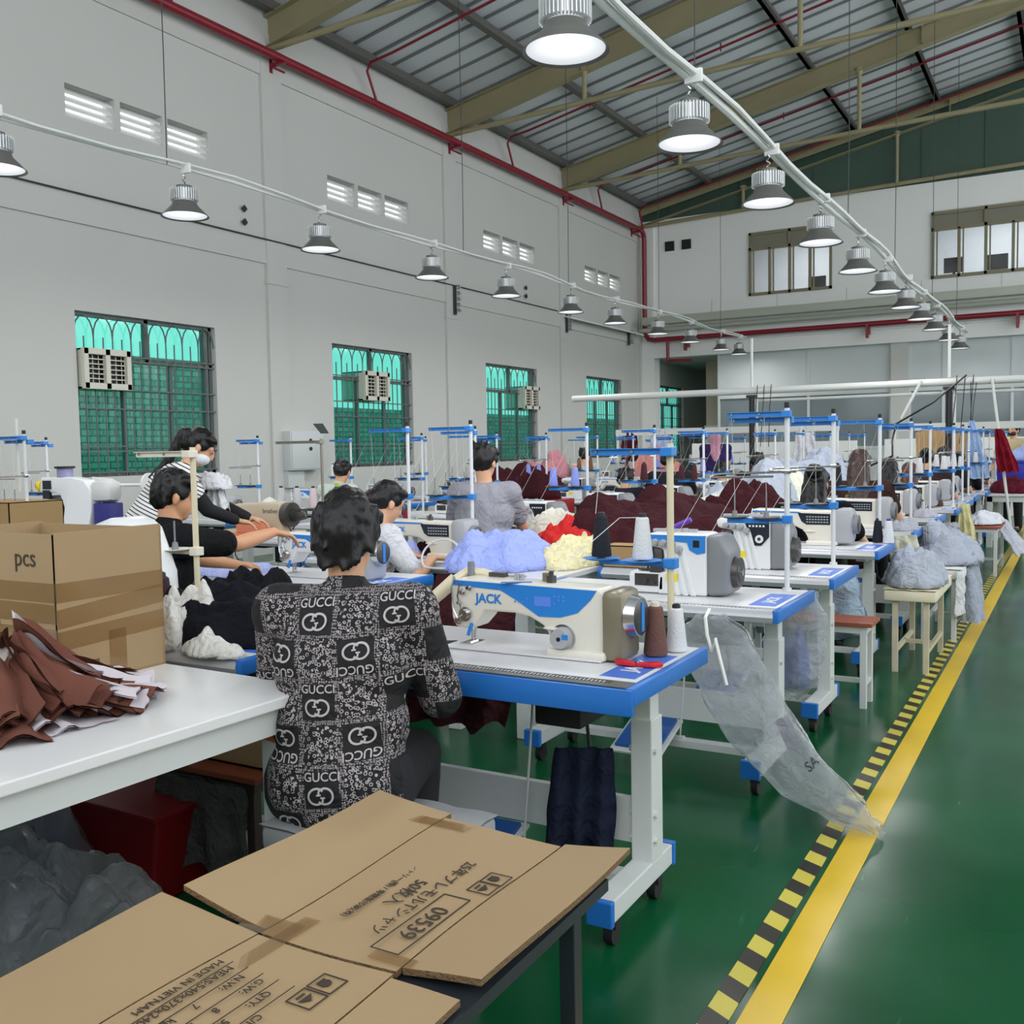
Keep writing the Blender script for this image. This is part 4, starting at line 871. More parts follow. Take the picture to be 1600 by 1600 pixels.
lockA = make_lock('sewing_machine', '', M_cream, 'blue', M_bronze, ''); lockB = make_lock('sewing_machine', '', M_mwhite, 'blue', M_lgrey, ''); lockC = make_lock('sewing_machine', '', M_cream, 'black', M_lgrey, '')
ovA = make_overlock('overlock_machine', '', 'blue'); ovB = make_overlock('overlock_machine', '', 'black')
stA = make_stand('thread_stand', '', M_postb, M_bluep, .64, .275, .27, 1, False, M_bluep, plain=True)
stB = make_stand('thread_stand', '', M_post, M_bluep, .79, .32, .26, 2, True)
stC = make_stand('thread_stand', '', M_post, M_bluep, .79, .36, .3, 1, False)
PROTO = dict(LA=lockA, LB=lockB, LC=lockC, OA=ovA, OB=ovB, SA=stA, SB=stB, SC=stC)
used = set(); tused = [0]
def put(key, loc, rz=0, label=None, group=None):
    src = PROTO[key]
    if key not in used:
        used.add(key); src.location = loc; src.rotation_euler.z = rz; src['label'] = label
        if group: src['group'] = group
        return src
    return dup(src, loc, rz, label, group)
DESC = dict(LA='cream lockstitch machine with blue panel and bronze end', LB='white lockstitch machine with blue panel and grey end', LC='lockstitch machine with black key panel and grey end', OA='white overlock machine with blue panel', OB='white overlock machine with black key panel',
            SA='beige thread stand with blue arms', SB='white thread stand with double blue arms', SC='white thread stand with blue arms')
CONECOL = {'w': ((222, 222, 226), 'white'), 'k': ((26, 28, 38), 'black'), 'm': ((74, 24, 34), 'maroon'), 'b': ((140, 156, 232), 'light blue'), 'n': ((120, 84, 66), 'brown'), 'r': ((150, 24, 44), 'red')}
# kind, stand, cones on the two discs ('-' = bare) per table
PLAN = {'A': [('LA', 'SA', 'kw'), ('OA', 'SB', '--'), ('OB', 'SB', '--'), ('LC', 'SC', 'k-'), ('LC', 'SB', '--'), ('LC', 'SC', 'ww'), ('LC', 'SC', '-w'), ('LC', 'SC', 'ww'), ('LC', 'SB', 'ww'), ('OB', 'SC', 'kw'), ('LC', 'SB', 'ww'), ('LC', 'SC', 'w-'), ('LC', 'SC', 'ww')],
        'B': [None, ('LB', None, ''), ('LC', 'SC', '--'), ('OB', 'SC', 'bb'), ('OB', 'SC', '-m'), ('OB', 'SB', 'mm'), ('OB', 'SC', 'b-'), ('LC', 'SB', 'kb'), ('LC', 'SC', '--'), ('OB', 'SB', 'bw'), ('LC', 'SC', 'w-'), ('LC', 'SB', 'ww')],
        'C': [None, ('LB', None, ''), ('OB', 'SB', 'mm'), ('OB', 'SB', 'bb'), ('OB', 'SC', 'nn'), ('LC', 'SB', '-m'), ('OB', 'SB', 'bb'), ('LC', 'SC', 'w-'), ('LC', 'SB', 'b-')],
        'D': [('LB', 'SB', '--'), None, ('LC', 'SB', '--'), ('LB', 'SC', 'w-'), ('LC', 'SC', '--'), ('OB', 'SB', 'w-'), ('LC', 'SC', 'mm'), ('LC', 'SC', '--'), ('LC', 'SC', 'b-'), ('LC', 'SB', '--')]}
for ck, (cx_, fronts, rn) in COLS.items():
    for i, yf in enumerate(fronts):
        jx = rnd.uniform(-.03, .03) if i > 2 else 0; x = cx_+jx; pl = PLAN[ck][i]; last = i == len(fronts)-1
        nth = ORDN[i] if not last else 'last'
        if ck == 'B' and i == 0: x = -2.9
        if ck == 'B' and i == 1: x = -3.55
        if not (ck == 'A' and i == 0):
            lab = 'white sewing table with blue ends, %s %s table' % (nth, rn)
            if not tused[0]: tused[0] = 1; tB.location = (x, yf+.3, 0); tB['label'] = lab
            else: dup(tB, (x, yf+.3, 0), 0, lab)
        if not pl: continue
        k, s, cones = pl
        where = 'on the %s %s table' % (nth, rn) if not (ck == 'A' and i == 0) else 'on the blue fronted table'
        mx_ = {'LA': .15, 'LB': .15, 'LC': .08, 'OA': .12, 'OB': .12}[k]
        if ck == 'B' and i == 1: mx_ = .17
        put(k, (x+mx_, yf+.33, TZ+.002), 0, DESC[k]+' '+where)
        if s:
            sx, sy = x+.49, yf+.57
            if ck in 'A' and i: sx = x+.53-(.02*(i % 3)); sy = yf+.6-(.04*(i % 2))
            if ck in 'BC': sx = x+rnd.uniform(.2, .45)
            o = put(s, (sx, sy, TZ), rnd.uniform(-.12, .1) if i else .0, DESC[s]+' '+where)
            L_ = {'SA': .27, 'SB': .26, 'SC': .3}[s]; tr = {'SA': .275, 'SB': .32, 'SC': .36}[s]; a = o.rotation_euler.z
            for j, ch in enumerate(cones):
                if ch == '-': continue
                lx = (-L_+.03, -.085)[j]; ly = -.01-.02*j
                col, cn = CONECOL[ch]
                cone((sx+lx*cos(a)-ly*sin(a), sy+lx*sin(a)+ly*cos(a), TZ+tr+.009), col, '%s thread cone, %s disc, stand %s' % (cn, ('outer', 'inner')[j], where), core=(230, 120, 50) if ch == 'b' else (36, 36, 40), s=1.0)
# ------------------------------------------------------------------ table with the first machine: cone, snips
cone((-1.135, 2.86, TZ), (112, 76, 66), 'brown thread cone standing on the blue fronted table behind the handwheel', core=(220, 214, 200), s=1.12)
cone((-1.10, 2.95, TZ), (222, 222, 224), 'white thread cone half hidden behind the brown cone', s=1.0)
M_snip = mat('red_snips', (206, 28, 44), .35)
def snips(loc, rz, label):
    T = thing('thread_snips', label, 'thread snips', loc, rz); T.scale = (1.2, 1.35, 1.6)
    for sx in (-1, 1):
        q = mbx(M_snip); q.prism([(0, 0), (.035, .012), (.062, .008), (.066, -.004), (.05, -.014), (.02, -.012)], 0, .008, .002, M=rotm(pi/2, 0, sx*.35) @ Matrix.Diagonal((sx, 1, 1, 1))); q.obj('handle', M_snip, T)
        q = mbx(M_dgrey); q.prism([(0, -.003), (.035, .0), (.035, .008), (0, .008)], .002, .005, 0, M=Matrix.Translation((0, .006, 0)) @ rotm(pi/2, 0, sx*1.2) @ Matrix.Diagonal((sx*.8, 1, .8, 1))); q.obj('blade', M_dgrey, T)
p = on_z(994, 1044, TZ); snips((p.x, p.y, TZ+.004), .1, 'red thread snips lying on the blue fronted table near its corner')
p = on_z(728, 868, TZ); snips((p.x, p.y, TZ+.004), .4, 'red thread snips on the table in front of the light blue heap')
q = mbx(M_bluel); q.box((0, 0, .002), (.1, .02, .002)); tag(q.obj('blue_tape', M_bluel, loc=(-1.55, 2.72, TZ+.225), rz=.5), 'strip of blue tape lying on top of the nearest machine', 'tape')
# lamp on a bent white neck by the first machine
T = thing('machine_lamp', 'white tube work lamp on a bent neck at the head of the nearest machine', 'lamp', (-1.77, 2.78, TZ+.2))
mlp = mat('lamp_cream', (226, 216, 186), .35); q = mbx(mlp); q.cyl((-.05, .0, .015), (-.16, -.06, -.09), .024, .02, 18); q.obj('tube_head', mlp, T)
q = mbx(mlp); q.tube([(-.05, 0, .015), (-.02, .03, .04), (.03, .05, .035), (.09, .05, .02)], .016, 10); q.cyl((.0, .02, .03), (.0, .02, .075), .012, n=10, m=M_grey); q.box((.1, .03, .03), (.06, .025, .025), m=M_dgrey); q.obj('neck', mlp, T)
# thread running from the first stand
q = mbx(M_ink); q.tube([(-1.40, 3.0, 1.21), (-1.38, 2.98, 1.3), (-1.33, 2.99, 1.405)], .0012, 4); q.tube([(-1.25, 3.0, 1.2), (-1.3, 2.97, 1.2), (-1.4, 2.9, 1.1), (-1.47, 2.8, 1.02)], .0012, 4); tag(q.obj('thread', M_ink), 'white thread running from the cones of the beige stand to the nearest machine', 'thread')
# ------------------------------------------------------------------ white work tables between the rows
M_tbl = mat('worktable_white', (224, 224, 224), .22, var=.02)
def worktable(label, x0, x1, y0, y1, legs=True, lw=.075, z=TZ, mt=None, rz=0):
    mt = mt or M_tbl; cx, cy = (x0+x1)/2, (y0+y1)/2; T = thing('work_table', label, 'table', (cx, cy, 0), rz); w, d = x1-x0, y1-y0
    q = mbx(mt); q.bb((-w/2, -d/2, z-.03), (w/2, d/2, z), .004); q.obj('tabletop', mt, T, 0)
    q = mbx(M_leg); q.bb((-w/2+.03, -d/2+.03, z-.105), (w/2-.03, d/2-.03, z-.03)); q.obj('apron', M_leg, T, 0)
    for sx in (-1, 1):
        for sy in (-1, 1):
            q = mbx(M_leg); X, Y = sx*(w/2-.03-lw/2), sy*(d/2-.03-lw/2); q.bb((X-lw/2, Y-lw/2, 0), (X+lw/2, Y+lw/2, z-.03), .004); q.obj('leg', M_leg, T, 0)
    return T
worktable('white work table under the light blue, cream and red heaps', -2.83, -2.29, 4.15, 5.35)
worktable('white work table under the big maroon heap', -2.86, -2.3, 5.5, 7.4); worktable('white work table under the pale grey heaps behind the maroon one', -2.88, -2.32, 7.6, 9.9); worktable('white work table under the far grey heap', -2.9, -2.3, 10.1, 12)
worktable('white work table in front, under the open cardboard box', -3.5, -1.86, .35, 2.12, rz=-.035, lw=.085)
# ------------------------------------------------------------------ heaps of garments
heap('garment_pile', 'light blue heap of shirts on the white table behind the nearest machine', (158, 172, 236), (-2.80, 4.78, TZ), .32, .42, .19, 3, 120)
heap('garment_pile', 'cream heap of garments beside the light blue heap', (228, 220, 178), (-2.46, 5.0, TZ), .17, .36, .14, 5, 100)
heap('garment_pile', 'bright red garment between the cream and maroon heaps', (206, 48, 48), (-2.95, 5.85, TZ), .22, .2, .17, 8, 70)
heap('garment_pile', 'white garments peeping out behind the red one', (226, 222, 208), (-3.2, 6.2, TZ), .2, .25, .2, 12, 50)
heap('garment_pile', 'large dark maroon heap of sweatshirts with a white print', (60, 25, 31), (-2.62, 6.6, TZ), .6, .9, .3, 9, 150)
heap('garment_pile', 'smaller dark maroon heap behind the beige post', (62, 26, 32), (-2.3, 7.75, TZ), .36, .6, .33, 15, 80)
heap('garment_pile', 'white heap beneath the maroon and grey garments', (226, 228, 226), (-2.62, 8.5, TZ), .5, .6, .2, 2, 70)
heap('garment_pile', 'pale grey-blue heap of garments in the middle of the hall', (176, 184, 198), (-2.78, 9.5, TZ), .5, .5, .36, 6, 90)
heap('garment_pile', 'pale grey-blue heap farther back, beside the dark haired sewers', (172, 180, 196), (-2.6, 11.1, TZ), .55, .7, .55, 4, 90)
heap('garment_pile', 'maroon scrap lying between two grey heaps', (92, 24, 36), (-2.5, 10.1, TZ), .12, .12, .24, 7, 30)
heap('garment_pile', 'pale cream heap on a table beyond the woman with a ponytail', (232, 234, 214), (-2.35, 9.9, TZ), .3, .4, .3, 14, 50)
heap('garment_pile', 'maroon heap on the far table by the side wall', (66, 27, 34), (-7.3, 13.1, TZ), .7, .5, .42, 21, 60); heap('garment_pile', 'dusty pink heap on top of the far maroon one', (190, 130, 140), (-7.1, 13.5, TZ+.2), .35, .3, .34, 22, 40)
heap('garment_pile', 'salmon pink heap near the far windows', (206, 140, 132), (-5.9, 14.8, TZ), .5, .4, .5, 23, 40); heap('garment_pile', 'maroon garment heap in the red crate', (60, 24, 31), (-5.2, 9.6, .88), .3, .25, .3, 24, 40)
heap('garment_pile', 'lilac pile on the table behind the belt driven machine', (178, 176, 226), (-5.5, 7.05, TZ), .16, .14, .12, 25, 40); heap('garment_pile', 'lilac fabric under the needle of the touched machine', (176, 184, 232), (-4.0, 3.9, TZ), .3, .2, .05, 26, 40)
heap('garment_pile', 'light blue bundle under the arm of the third machine in the second row', (168, 180, 236), (-3.58, 4.93, TZ), .1, .1, .1, 27, 40); heap('garment_pile', 'dark maroon cloth behind that light blue bundle', (56, 20, 30), (-3.48, 5.05, TZ), .16, .08, .1, 28, 30)
heap('garment_pile', 'white lace pile on the windows row table', (224, 222, 214), (-7.0, 7.3, TZ), .35, .25, .16, 29, 40); heap('garment_pile', 'pale cloth pile on the table behind the grey shirted woman', (222, 214, 204), (-4.1, 7.6, TZ), .25, .25, .16, 30, 40)
heap('garment_pile', 'black heap of garments left of the patterned shirt', (24, 25, 32), (-2.72, 2.52, TZ), .40, .27, .2, 31, 120, amp=.4); heap('garment_pile', 'black strips lying against the touched machine', (28, 28, 32), (-2.95, 2.95, TZ), .36, .13, .17, 37, 80, amp=.42)
heap('garment_pile', 'white crumpled liner pieces in front of the black heap', (222, 220, 214), (-2.43, 2.27, TZ), .12, .07, .06, 33, 60, amp=.5); heap('garment_pile', 'white crumpled bag beside the cardboard box', (228, 226, 220), (-2.66, 2.36, TZ), .12, .12, .2, 34, 60, amp=.38)
drape('garment', 'dark maroon sweatshirt hanging off the table right of the patterned shirt', (58, 25, 30), (-2.05, 3.28, .94), (-2.0, 3.0, .42), .34, .42, 3, yaw=.2)
q = mbx(mat('black_cloth', (26, 27, 32), .85)); q.box((0, 0, .004), (.17, .05, .008), .003); tag(q.obj('black_strip', MATS['black_cloth'], loc=(-1.88, 2.72, TZ), rz=.5), 'black cloth strip under the presser foot of the nearest machine', 'cloth')
for nm, lb, col, c, rx, ry, h, sd in (('garment_pile', 'grey heap of garments on the cream covered stool', (176, 182, 194), (-.89, 6.75, .53), .2, .3, .2, 41), ('garment_pile', 'larger grey heap on the white covered stool behind', (172, 178, 192), (-.87, 8.15, .53), .26, .45, .26, 42), ('garment_pile', 'grey cloth lying on the fifth aisle table corner', (170, 172, 182), (-1.12, 7.85, TZ), .1, .2, .07, 43), ('garment_pile', 'small grey scrap heap on the aisle table behind the orange tray', (178, 178, 190), (-1.15, 9.2, TZ), .1, .12, .07, 44), ('garment_pile', 'dark maroon heap on the far white table at the aisle end', (92, 24, 40), (-.75, 15.2, .72), .3, .5, .2, 45), ('garment_pile', 'pale grey cloth on the far wooden stool', (214, 216, 222), (-.9, 12.0, .54), .22, .5, .1, 46)):
    heap(nm, lb, col, c, rx, ry, h, sd, 80)
drape('garment', 'grey garment sleeve hanging from the second stool towards the floor', (168, 174, 186), (-.68, 8.0, .6), (-.63, 7.8, .14), .2, .3, 5, yaw=1.4); drape('garment', 'white cloth draped down the side of the second stool', (214, 216, 216), (-.72, 7.65, .52), (-.72, 7.62, .2), .3, .24, 8, yaw=1.5, amp=.015)
drape('garment', 'pale yellow garment hanging beside the far aisle stool', (214, 208, 160), (-.98, 10.6, .82), (-.93, 10.5, .3), .12, .2, 9, yaw=.3); drape('garment', 'grey garment hanging from the aisle tables behind the second stool', (188, 190, 200), (-.98, 9.4, .72), (-.93, 9.5, .25), .2, .3, 10, yaw=1.0)
drape('garment', 'grey strap hanging from the table edge by the two stools', (150, 152, 158), (-1.0, 8.0, .8), (-.96, 7.9, .35), .05, .05, 12, amp=.01); drape('garment', 'cream translucent cloth hanging behind the fourth aisle table', (214, 212, 190), (-1.0, 6.88, .82), (-.95, 7.1, .45), .25, .3, 13, yaw=.9)
drape('garment', 'pale blue shirt hanging on a stand above the aisle tables', (166, 192, 228), tuple(on_y(1518, 657, 14.3)), tuple(on_y(1530, 748, 14.3)), .06, .27, 14, amp=.03); drape('garment', 'dark red garment hanging on a stand beyond the pale blue shirt', (128, 20, 38), tuple(on_y(1560, 670, 14.25)), tuple(on_y(1576, 738, 14.2)), .08, .24, 15, amp=.04)
drape('garment', 'light blue shirt hanging on the rack in the middle distance', (178, 192, 224), (-5.9, 15.2, 1.7), (-5.9, 15.2, 1.0), .3, .46, 16); drape('garment', 'maroon garment hanging near the far window', (80, 26, 34), (-6.45, 15.2, 1.7), (-6.45, 15.2, 1.2), .25, .3, 17)
drape('garment', 'white garment hanging on the far rack behind the blue stands', (224, 224, 230), (-3.6, 15.2, 1.7), (-3.6, 15.2, 1.1), .25, .35, 18)
drape('garment', 'grey cloth under the third aisle table', (150, 168, 184), (-1.35, 5.75, .72), (-1.3, 5.7, .34), .5, .62, 20, yaw=.3); drape('garment', 'dark blue bag hanging under the blue fronted table', (26, 32, 50), (-1.32, 2.72, .5), (-1.32, 2.68, .16), .18, .22, 21, yaw=.4, amp=.02)
drape('garment', 'grey garment trailing from the far stool to the aisle', (190, 194, 204), (-.75, 12.2, .55), (-.5, 12.0, .2), .3, .4, 22, yaw=1.2)
# ------------------------------------------------------------------ stools and benches by the aisle
M_wood = mat('brown_slat', (150, 78, 52), .5, var=.15, vscale=8); M_rusty = mat('worn_cream_metal', (196, 186, 160), .6, var=.18, vscale=14); M_cover = mat('cream_cover', (222, 214, 186), .8, bump=.2, bscale=12)
def bench(nm, label, x, y, w, d, h, slats=3, top=None, legm=None, rz=0, cover=None):
    T = thing(nm, label, 'stool', (x, y, 0), rz); lm = legm or M_leg
    if cover:
        q = mbx(cover); q.grid(lambda u, v: ((u-.5)*(w+.03), (v-.5)*(d+.03), h+.004+.006*noise.noise(Vector((u*6, v*6, x)))), 16, 16); q.bb((-w/2-.012, -d/2-.012, h-.07), (w/2+.012, d/2+.012, h-.001), .015); q.obj('seat_cover', cover, T)
    else:
        for k in range(slats):
            q = mbx(M_wood); y0 = -d/2+d*k/slats; q.bb((-w/2, y0+.003, h-.022), (w/2, y0+d/slats-.006, h), .003); q.obj('seat_slat', M_wood, T, 0)
    q = mbx(lm)
    for s in (-1, 1): q.bb((-w/2+.03, s*(d/2-.045)-.015, h-.062), (w/2-.03, s*(d/2-.045)+.015, h-.022))
    for s in (-1, 1): q.bb((s*(w/2-.05)-.015, -d/2+.03, h-.062), (s*(w/2-.05)+.015, d/2-.03, h-.022)); q.bb((s*(w/2-.05)-.012, -d/2+.05, .12), (s*(w/2-.05)+.012, d/2-.05, .145))
    q.bb((-w/2+.05, -.012, .12), (w/2-.05, .012, .145))
    q.obj('frame', lm, T, 0)
    for sx in (-1, 1):
        for sy in (-1, 1): q = mbx(lm); X, Y = sx*(w/2-.05), sy*(d/2-.045); q.bb((X-.017, Y-.017, 0), (X+.017, Y+.017, h-.022), .002); q.obj('leg', lm, T, 0)
    return T
bench('bench', 'low bench with brown wooden slats between the aisle tables', -1.3, 5.58, .72, .26, .47); bench('stool', 'stool with a worn cream cover and rusty legs by the hazard tape', -.89, 6.85, .28, .82, .52, legm=M_rusty, cover=M_cover)
bench('stool', 'white covered stool behind the cream covered one', -.86, 8.05, .3, .9, .52, cover=mat('white_cover', (226, 226, 224), .7)); bench('stool', 'far brown wooden stool by the aisle under pale cloth', -.88, 12.0, .36, 1.1, .53, slats=4); bench('stool', 'brown slatted stool under the fourth aisle table', -1.7, 7.2, .5, .26, .46)
bench('stool', 'grey topped stool under the person in the patterned shirt', -1.6, 2.05, .5, .32, .45, cover=mat('grey_cover', (150, 152, 154), .6))
worktable('far white table under the maroon heap at the aisle end', -1.1, -.45, 14.6, 15.8, z=.72)
T = thing('blue_crate', 'deep blue plastic crate on the far aisle end', 'crate', (-.75, 16.4, .75)); mbc = mat('crate_blue', (34, 40, 170), .45); q = mbx(mbc); q.bb((-.3, -.2, 0), (.3, .2, .36), .01); q.obj('body', mbc, T); q = mbx(mbc); q.bb((-.31, -.21, .34), (.31, .21, .38), .008); q.obj('rim', mbc, T)
worktable('low far table under the blue crate', -1.1, -.4, 16.1, 16.8, z=.745); heap('garment_pile', 'light blue heap on top of the deep blue crate', (170, 186, 236), (-.75, 16.4, 1.13), .28, .2, .2, 47, 40)
T = thing('red_crate', 'red plastic crate full of maroon garments in the third row', 'crate', (-5.2, 9.6, .3)); mrc = mat('crate_red', (150, 26, 36), .45); q = mbx(mrc); q.bb((-.35, -.25, 0), (.35, .25, .58), .01)
q.obj('body', mrc, T); q = mbx(mat('crate_dark_red', (96, 14, 22), .5))
for k in range(8):
    for j in range(4): q.bb((-.3+k*.08, -.256, .08+j*.11), (-.25+k*.08, -.249, .15+j*.11))
q.obj('slot', MATS['crate_dark_red'], T, 0)
worktable('low stand under the red crate', -5.5, -4.9, 9.4, 9.8, z=.3)
T = thing('orange_tray', 'small orange tray on the fifth aisle table', 'tray', (-1.3, 9.35, TZ)); mo = mat('orange', (240, 130, 60), .5); q = mbx(mo); q.bb((-.06, -.05, 0), (.06, .05, .004)); q.bb((-.06, -.05, 0), (.06, -.046, .025)); q.bb((-.06, .046, 0), (.06, .05, .025)); q.obj('tray', mo, T, 0)
cone((-1.13, 6.75, TZ), (24, 26, 40), 'black thread cone standing on the fourth aisle table', s=1.05); cone((-1.06, 6.72, TZ), (224, 224, 230), 'white thread cone beside the black one on the fourth aisle table', core=(60, 50, 150), s=1.05)
cone((-1.9, 6.35, TZ), (130, 20, 40), 'red thread cone lying on the fourth aisle table', rot=(pi/2, 0, .8)); cone((-1.2, 9.4, TZ), (210, 208, 206), 'white thread cone on the table with the orange tray', s=.9)
cone((-5.05, 6.95, TZ), (140, 20, 44), 'red thread cone by the grey ended machine in the third row', s=1.0); cone((-5.15, 6.9, TZ+.035), (224, 222, 222), 'white thread cone lying beside the red one in the third row', rot=(pi/2, 0, .5), s=1.0)
# ------------------------------------------------------------------ overhead bus pipe with posts, cables
M_pipe = mat('pale_pipe', (214, 216, 212), .4); q = mbx(M_pipe); q.cyl((-7.1, 14.4, 2.22), (1.5, 14.4, 2.22), .05, n=14); q.cyl((-4.2, 14.5, 2.08), (1.5, 14.5, 2.08), .02, n=10); tag(q.obj('overhead_pipe', M_pipe), 'long pale pipe crossing the hall above the sewing rows', 'pipe')
for i, (x, lb) in enumerate(((-4.18, 'left black post with white top, under the overhead pipe'), (-1.52, 'right black post with white top, under the overhead pipe'))):
    T = thing('support_post', lb, 'post', (x, 14.4, 0)); q = mbx(M_black); q.cyl((0, 0, 0), (0, 0, 2.16), .04, n=12); q.box((0, 0, 2.14), (.14, .1, .04)); q.obj('lower_post', M_black, T); q = mbx(M_pipe); q.cyl((0, .0, 2.28), (0, 0, 2.98), .02, n=10); q.cyl((.07, 0, 0), (.07, 0, 2.1), .02, n=10); q.obj('upper_post', M_pipe, T)
    q = mbx(M_black)
    for k in range(3): xx = .1+.1*k; q.tube([(xx, -.05, 2.3), (xx-.02, -.06, 1.95), (xx-.08+.02*k, -.05, 1.4)], .006, 5)
    q.obj('cable', M_black, T)
q = mbx(M_black); q.tube([(-1.3, 14.3, 2.3), (-1.7, 14.25, 1.95), (-2.15, 14.2, 1.68), (-2.2, 14.2, 1.45), (-2.18, 14.1, 1.25), (-2.45, 14.0, 1.12)], .014, 6); tag(q.obj('dangling_cable', M_black), 'thick black cable sagging from the overhead pipe to a machine', 'cable')
q = mbx(M_pipe); q.cyl((-2.1, 14.3, 1.75), (-1.85, 14.3, 2.25), .02); tag(q.obj('diagonal_brace', M_pipe), 'slanted white brace under the overhead pipe', 'brace'); q = mbx(M_pipe); q.cyl((-.72, 14.3, 0), (-1.0, 14.33, 2.24), .018); tag(q.obj('white_pole', M_pipe), 'slim leaning white pole at the right under the overhead pipe', 'pole')
for i, (x0, x1, y, z, lb) in enumerate(((-6.7, -3.1, 15.2, 1.72, 'white rail rack with cloth over it, left of the black post'), (-2.4, -.1, 15.5, 1.7, 'white rail rack at the right under the overhead pipe'))):
    T = thing('garment_rack', lb, 'rack', (0, y, 0))
    q = mbx(M_pipe); q.bb((x0, -.02, z-.1), (x1, .02, z)); q.obj('rail', M_pipe, T, 0)
    for x in (x0+.03, x1-.03): q = mbx(M_pipe); q.cyl((x, 0, 0), (x, 0, z-.02), .025); q.obj('post', M_pipe, T)
p = on_y(1518, 657, 14.3); q = mbx(M_black)
for dx in (-.02, .05): q.tube([(p.x+dx, 14.36, 2.2), (p.x+dx*.4, 14.31, 1.9), (p.x+dx*.2, 14.3, p.z-.01)], .006, 5)
tag(q.obj('hanging_cable', M_black), 'pair of black cables hanging from the overhead pipe to the pale blue shirt', 'cable')
# white partition board in front of the back glazing
q = mbx(M_white); q.bb((-6.8, 19.2, 0), (-3.6, 19.26, 1.48)); tag(q.obj('partition_board', M_white), 'low white board standing behind the middle rows', 'board'); q = mbx(M_white); q.bb((-3.4, 21, 0), (2, 21.06, 1.5)); tag(q.obj('partition_board', M_white), 'low white board standing behind the right rows', 'board')
q = mbx(mat('brown_paper', (196, 160, 112), .8)); q.prism([(-.35, 0), (.35, .0), (.38, .38), (-.1, .42), (-.36, .36)], -.01, .01); tag(q.obj('paper_sheet', MATS['brown_paper'], loc=(-1.65, 15.0, 1.2)), 'brown paper sheet pinned up behind the aisle stands', 'paper')
# ------------------------------------------------------------------ special machines of the left
b1 = make_brother('beige belt driven machine worked at by the standing woman in stripes'); b1.location = (-5.72, 5.95, TZ); b1.scale = (1.15,)*3
bt = make_bartack('white bartack machine with red stop button near the nearest window'); bt.location = (-7.75, 5.62, TZ); bt.rotation_euler.z = .15; bt.scale = (.95,)*3
M_ss = mat('worn_steel', (150, 146, 134), .35, .7)
o = make_stand('thread_stand', 'grey steel thread stand with three cones by the belt driven machine', M_ss, M_ss, .74, .2, .46, 1, False, plain=True); o.location = (-5.2, 6.05, TZ)
for k, cc in enumerate(((200, 200, 204), (208, 208, 210), (226, 204, 206))): cone((-5.2-.43+k*.17, 6.04, TZ+.21), cc, ['leftmost pale', 'middle white', 'rightmost pinkish'][k]+' thread cone on the grey steel stand', s=1.15)
q = mbx(mat('dark_mesh', (70, 72, 74), .5)); q.prism([(-.06, .05), (.04, .05), (.1, -.03), (.02, -.03)], -.003, .003); tag(q.obj('sheet_holder', MATS['dark_mesh'], loc=(-5.22, 6.05, TZ+.83)), 'small dark holder tipped on top of the steel thread stand', 'holder')
for x, y, s, lb in ((-5.95, 8.5, 'SC', 'white thread stand with blue arm behind the grey steel stand, left one'), (-5.3, 8.5, 'SC', 'white thread stand with blue arm behind the grey steel stand, right one'), (-3.75, 5.2, 'SC', 'tall white thread stand rising behind the patterned shirt'), (-4.05, 6.5, 'SC', 'white thread stand left of the tall one behind the bun haired woman'), (-8.2, 5.75, 'SB', 'white thread stand with double arms beside the bartack machine'), (-6.15, 4.15, 'SB', 'double armed thread stand at the left photo edge above the box')):
    put(s, (x, y, TZ), 0, lb)
p3 = make_stand('thread_stand', 'plain cream thread stand with bare arms by the cardboard box', M_postb, mat('arm_cream', (222, 216, 200), .45), .66, .27, .3, 1, False, MATS['arm_cream'], plain=True); p3.location = (-3.03, 2.76, TZ)
T = thing('covered_machine', 'white plastic covered machine beside the open cardboard box', 'sewing machine', (-3.2, 2.62, TZ)); q = mbx(M_mwhite); q.prism([(-.16, 0), (.14, 0), (.13, .2), (.05, .38), (-.04, .42), (-.18, .38), (-.2, .1)], -.1, .1, .04, seg=3); q.obj('cover', M_mwhite, T, 40)
cone((-2.98, 2.44, TZ), (226, 226, 232), 'white thread cone by the corner of the cardboard box', core=(60, 60, 150), s=1.35); cone((-2.9, 2.47, TZ+.02), (58, 28, 40), 'dark maroon thread cone by the corner of the cardboard box', s=1.35)
mbig = mat('cardboard_far', (168, 136, 92), .8, var=.05)
def carton(label, loc, w, d, h, rz=0, mt=None, op=False):
    T = thing('cardboard_box', label, 'cardboard box', loc, rz); mt = mt or mbig; t = .006; q = mbx(mt)
    for a, b in (((-w/2, -d/2, 0), (w/2, -d/2+t, h)), ((-w/2, d/2-t, 0), (w/2, d/2, h)), ((-w/2, -d/2, 0), (-w/2+t, d/2, h)), ((w/2-t, -d/2, 0), (w/2, d/2, h)), ((-w/2, -d/2, 0), (w/2, d/2, t))): q.bb(a, b)
    if not op: q.bb((-w/2, -d/2, h-t), (w/2, d/2, h))
    q.obj('carton', mt, T, 0); return T
carton('brown carton on the table at the left edge behind the open box', (-6.35, 4.15, TZ), .6, .4, .36)
worktable('table under the carton at the left edge', -6.7, -5.9, 3.85, 4.5)
carton('flat brown carton behind the nearest overlock machine', (-1.95, 4.98, TZ), .6, .16, .12)
# plastic sheet on the left stand
q = mbx(M_pipe); q.tube([(0, 0, 0), (.0, 0, .5)], .012); tag(q.obj('white_stick', M_pipe, loc=(-6.3, 4.2, 1.2)), 'white stick standing by the cartons at the left edge', 'stick')
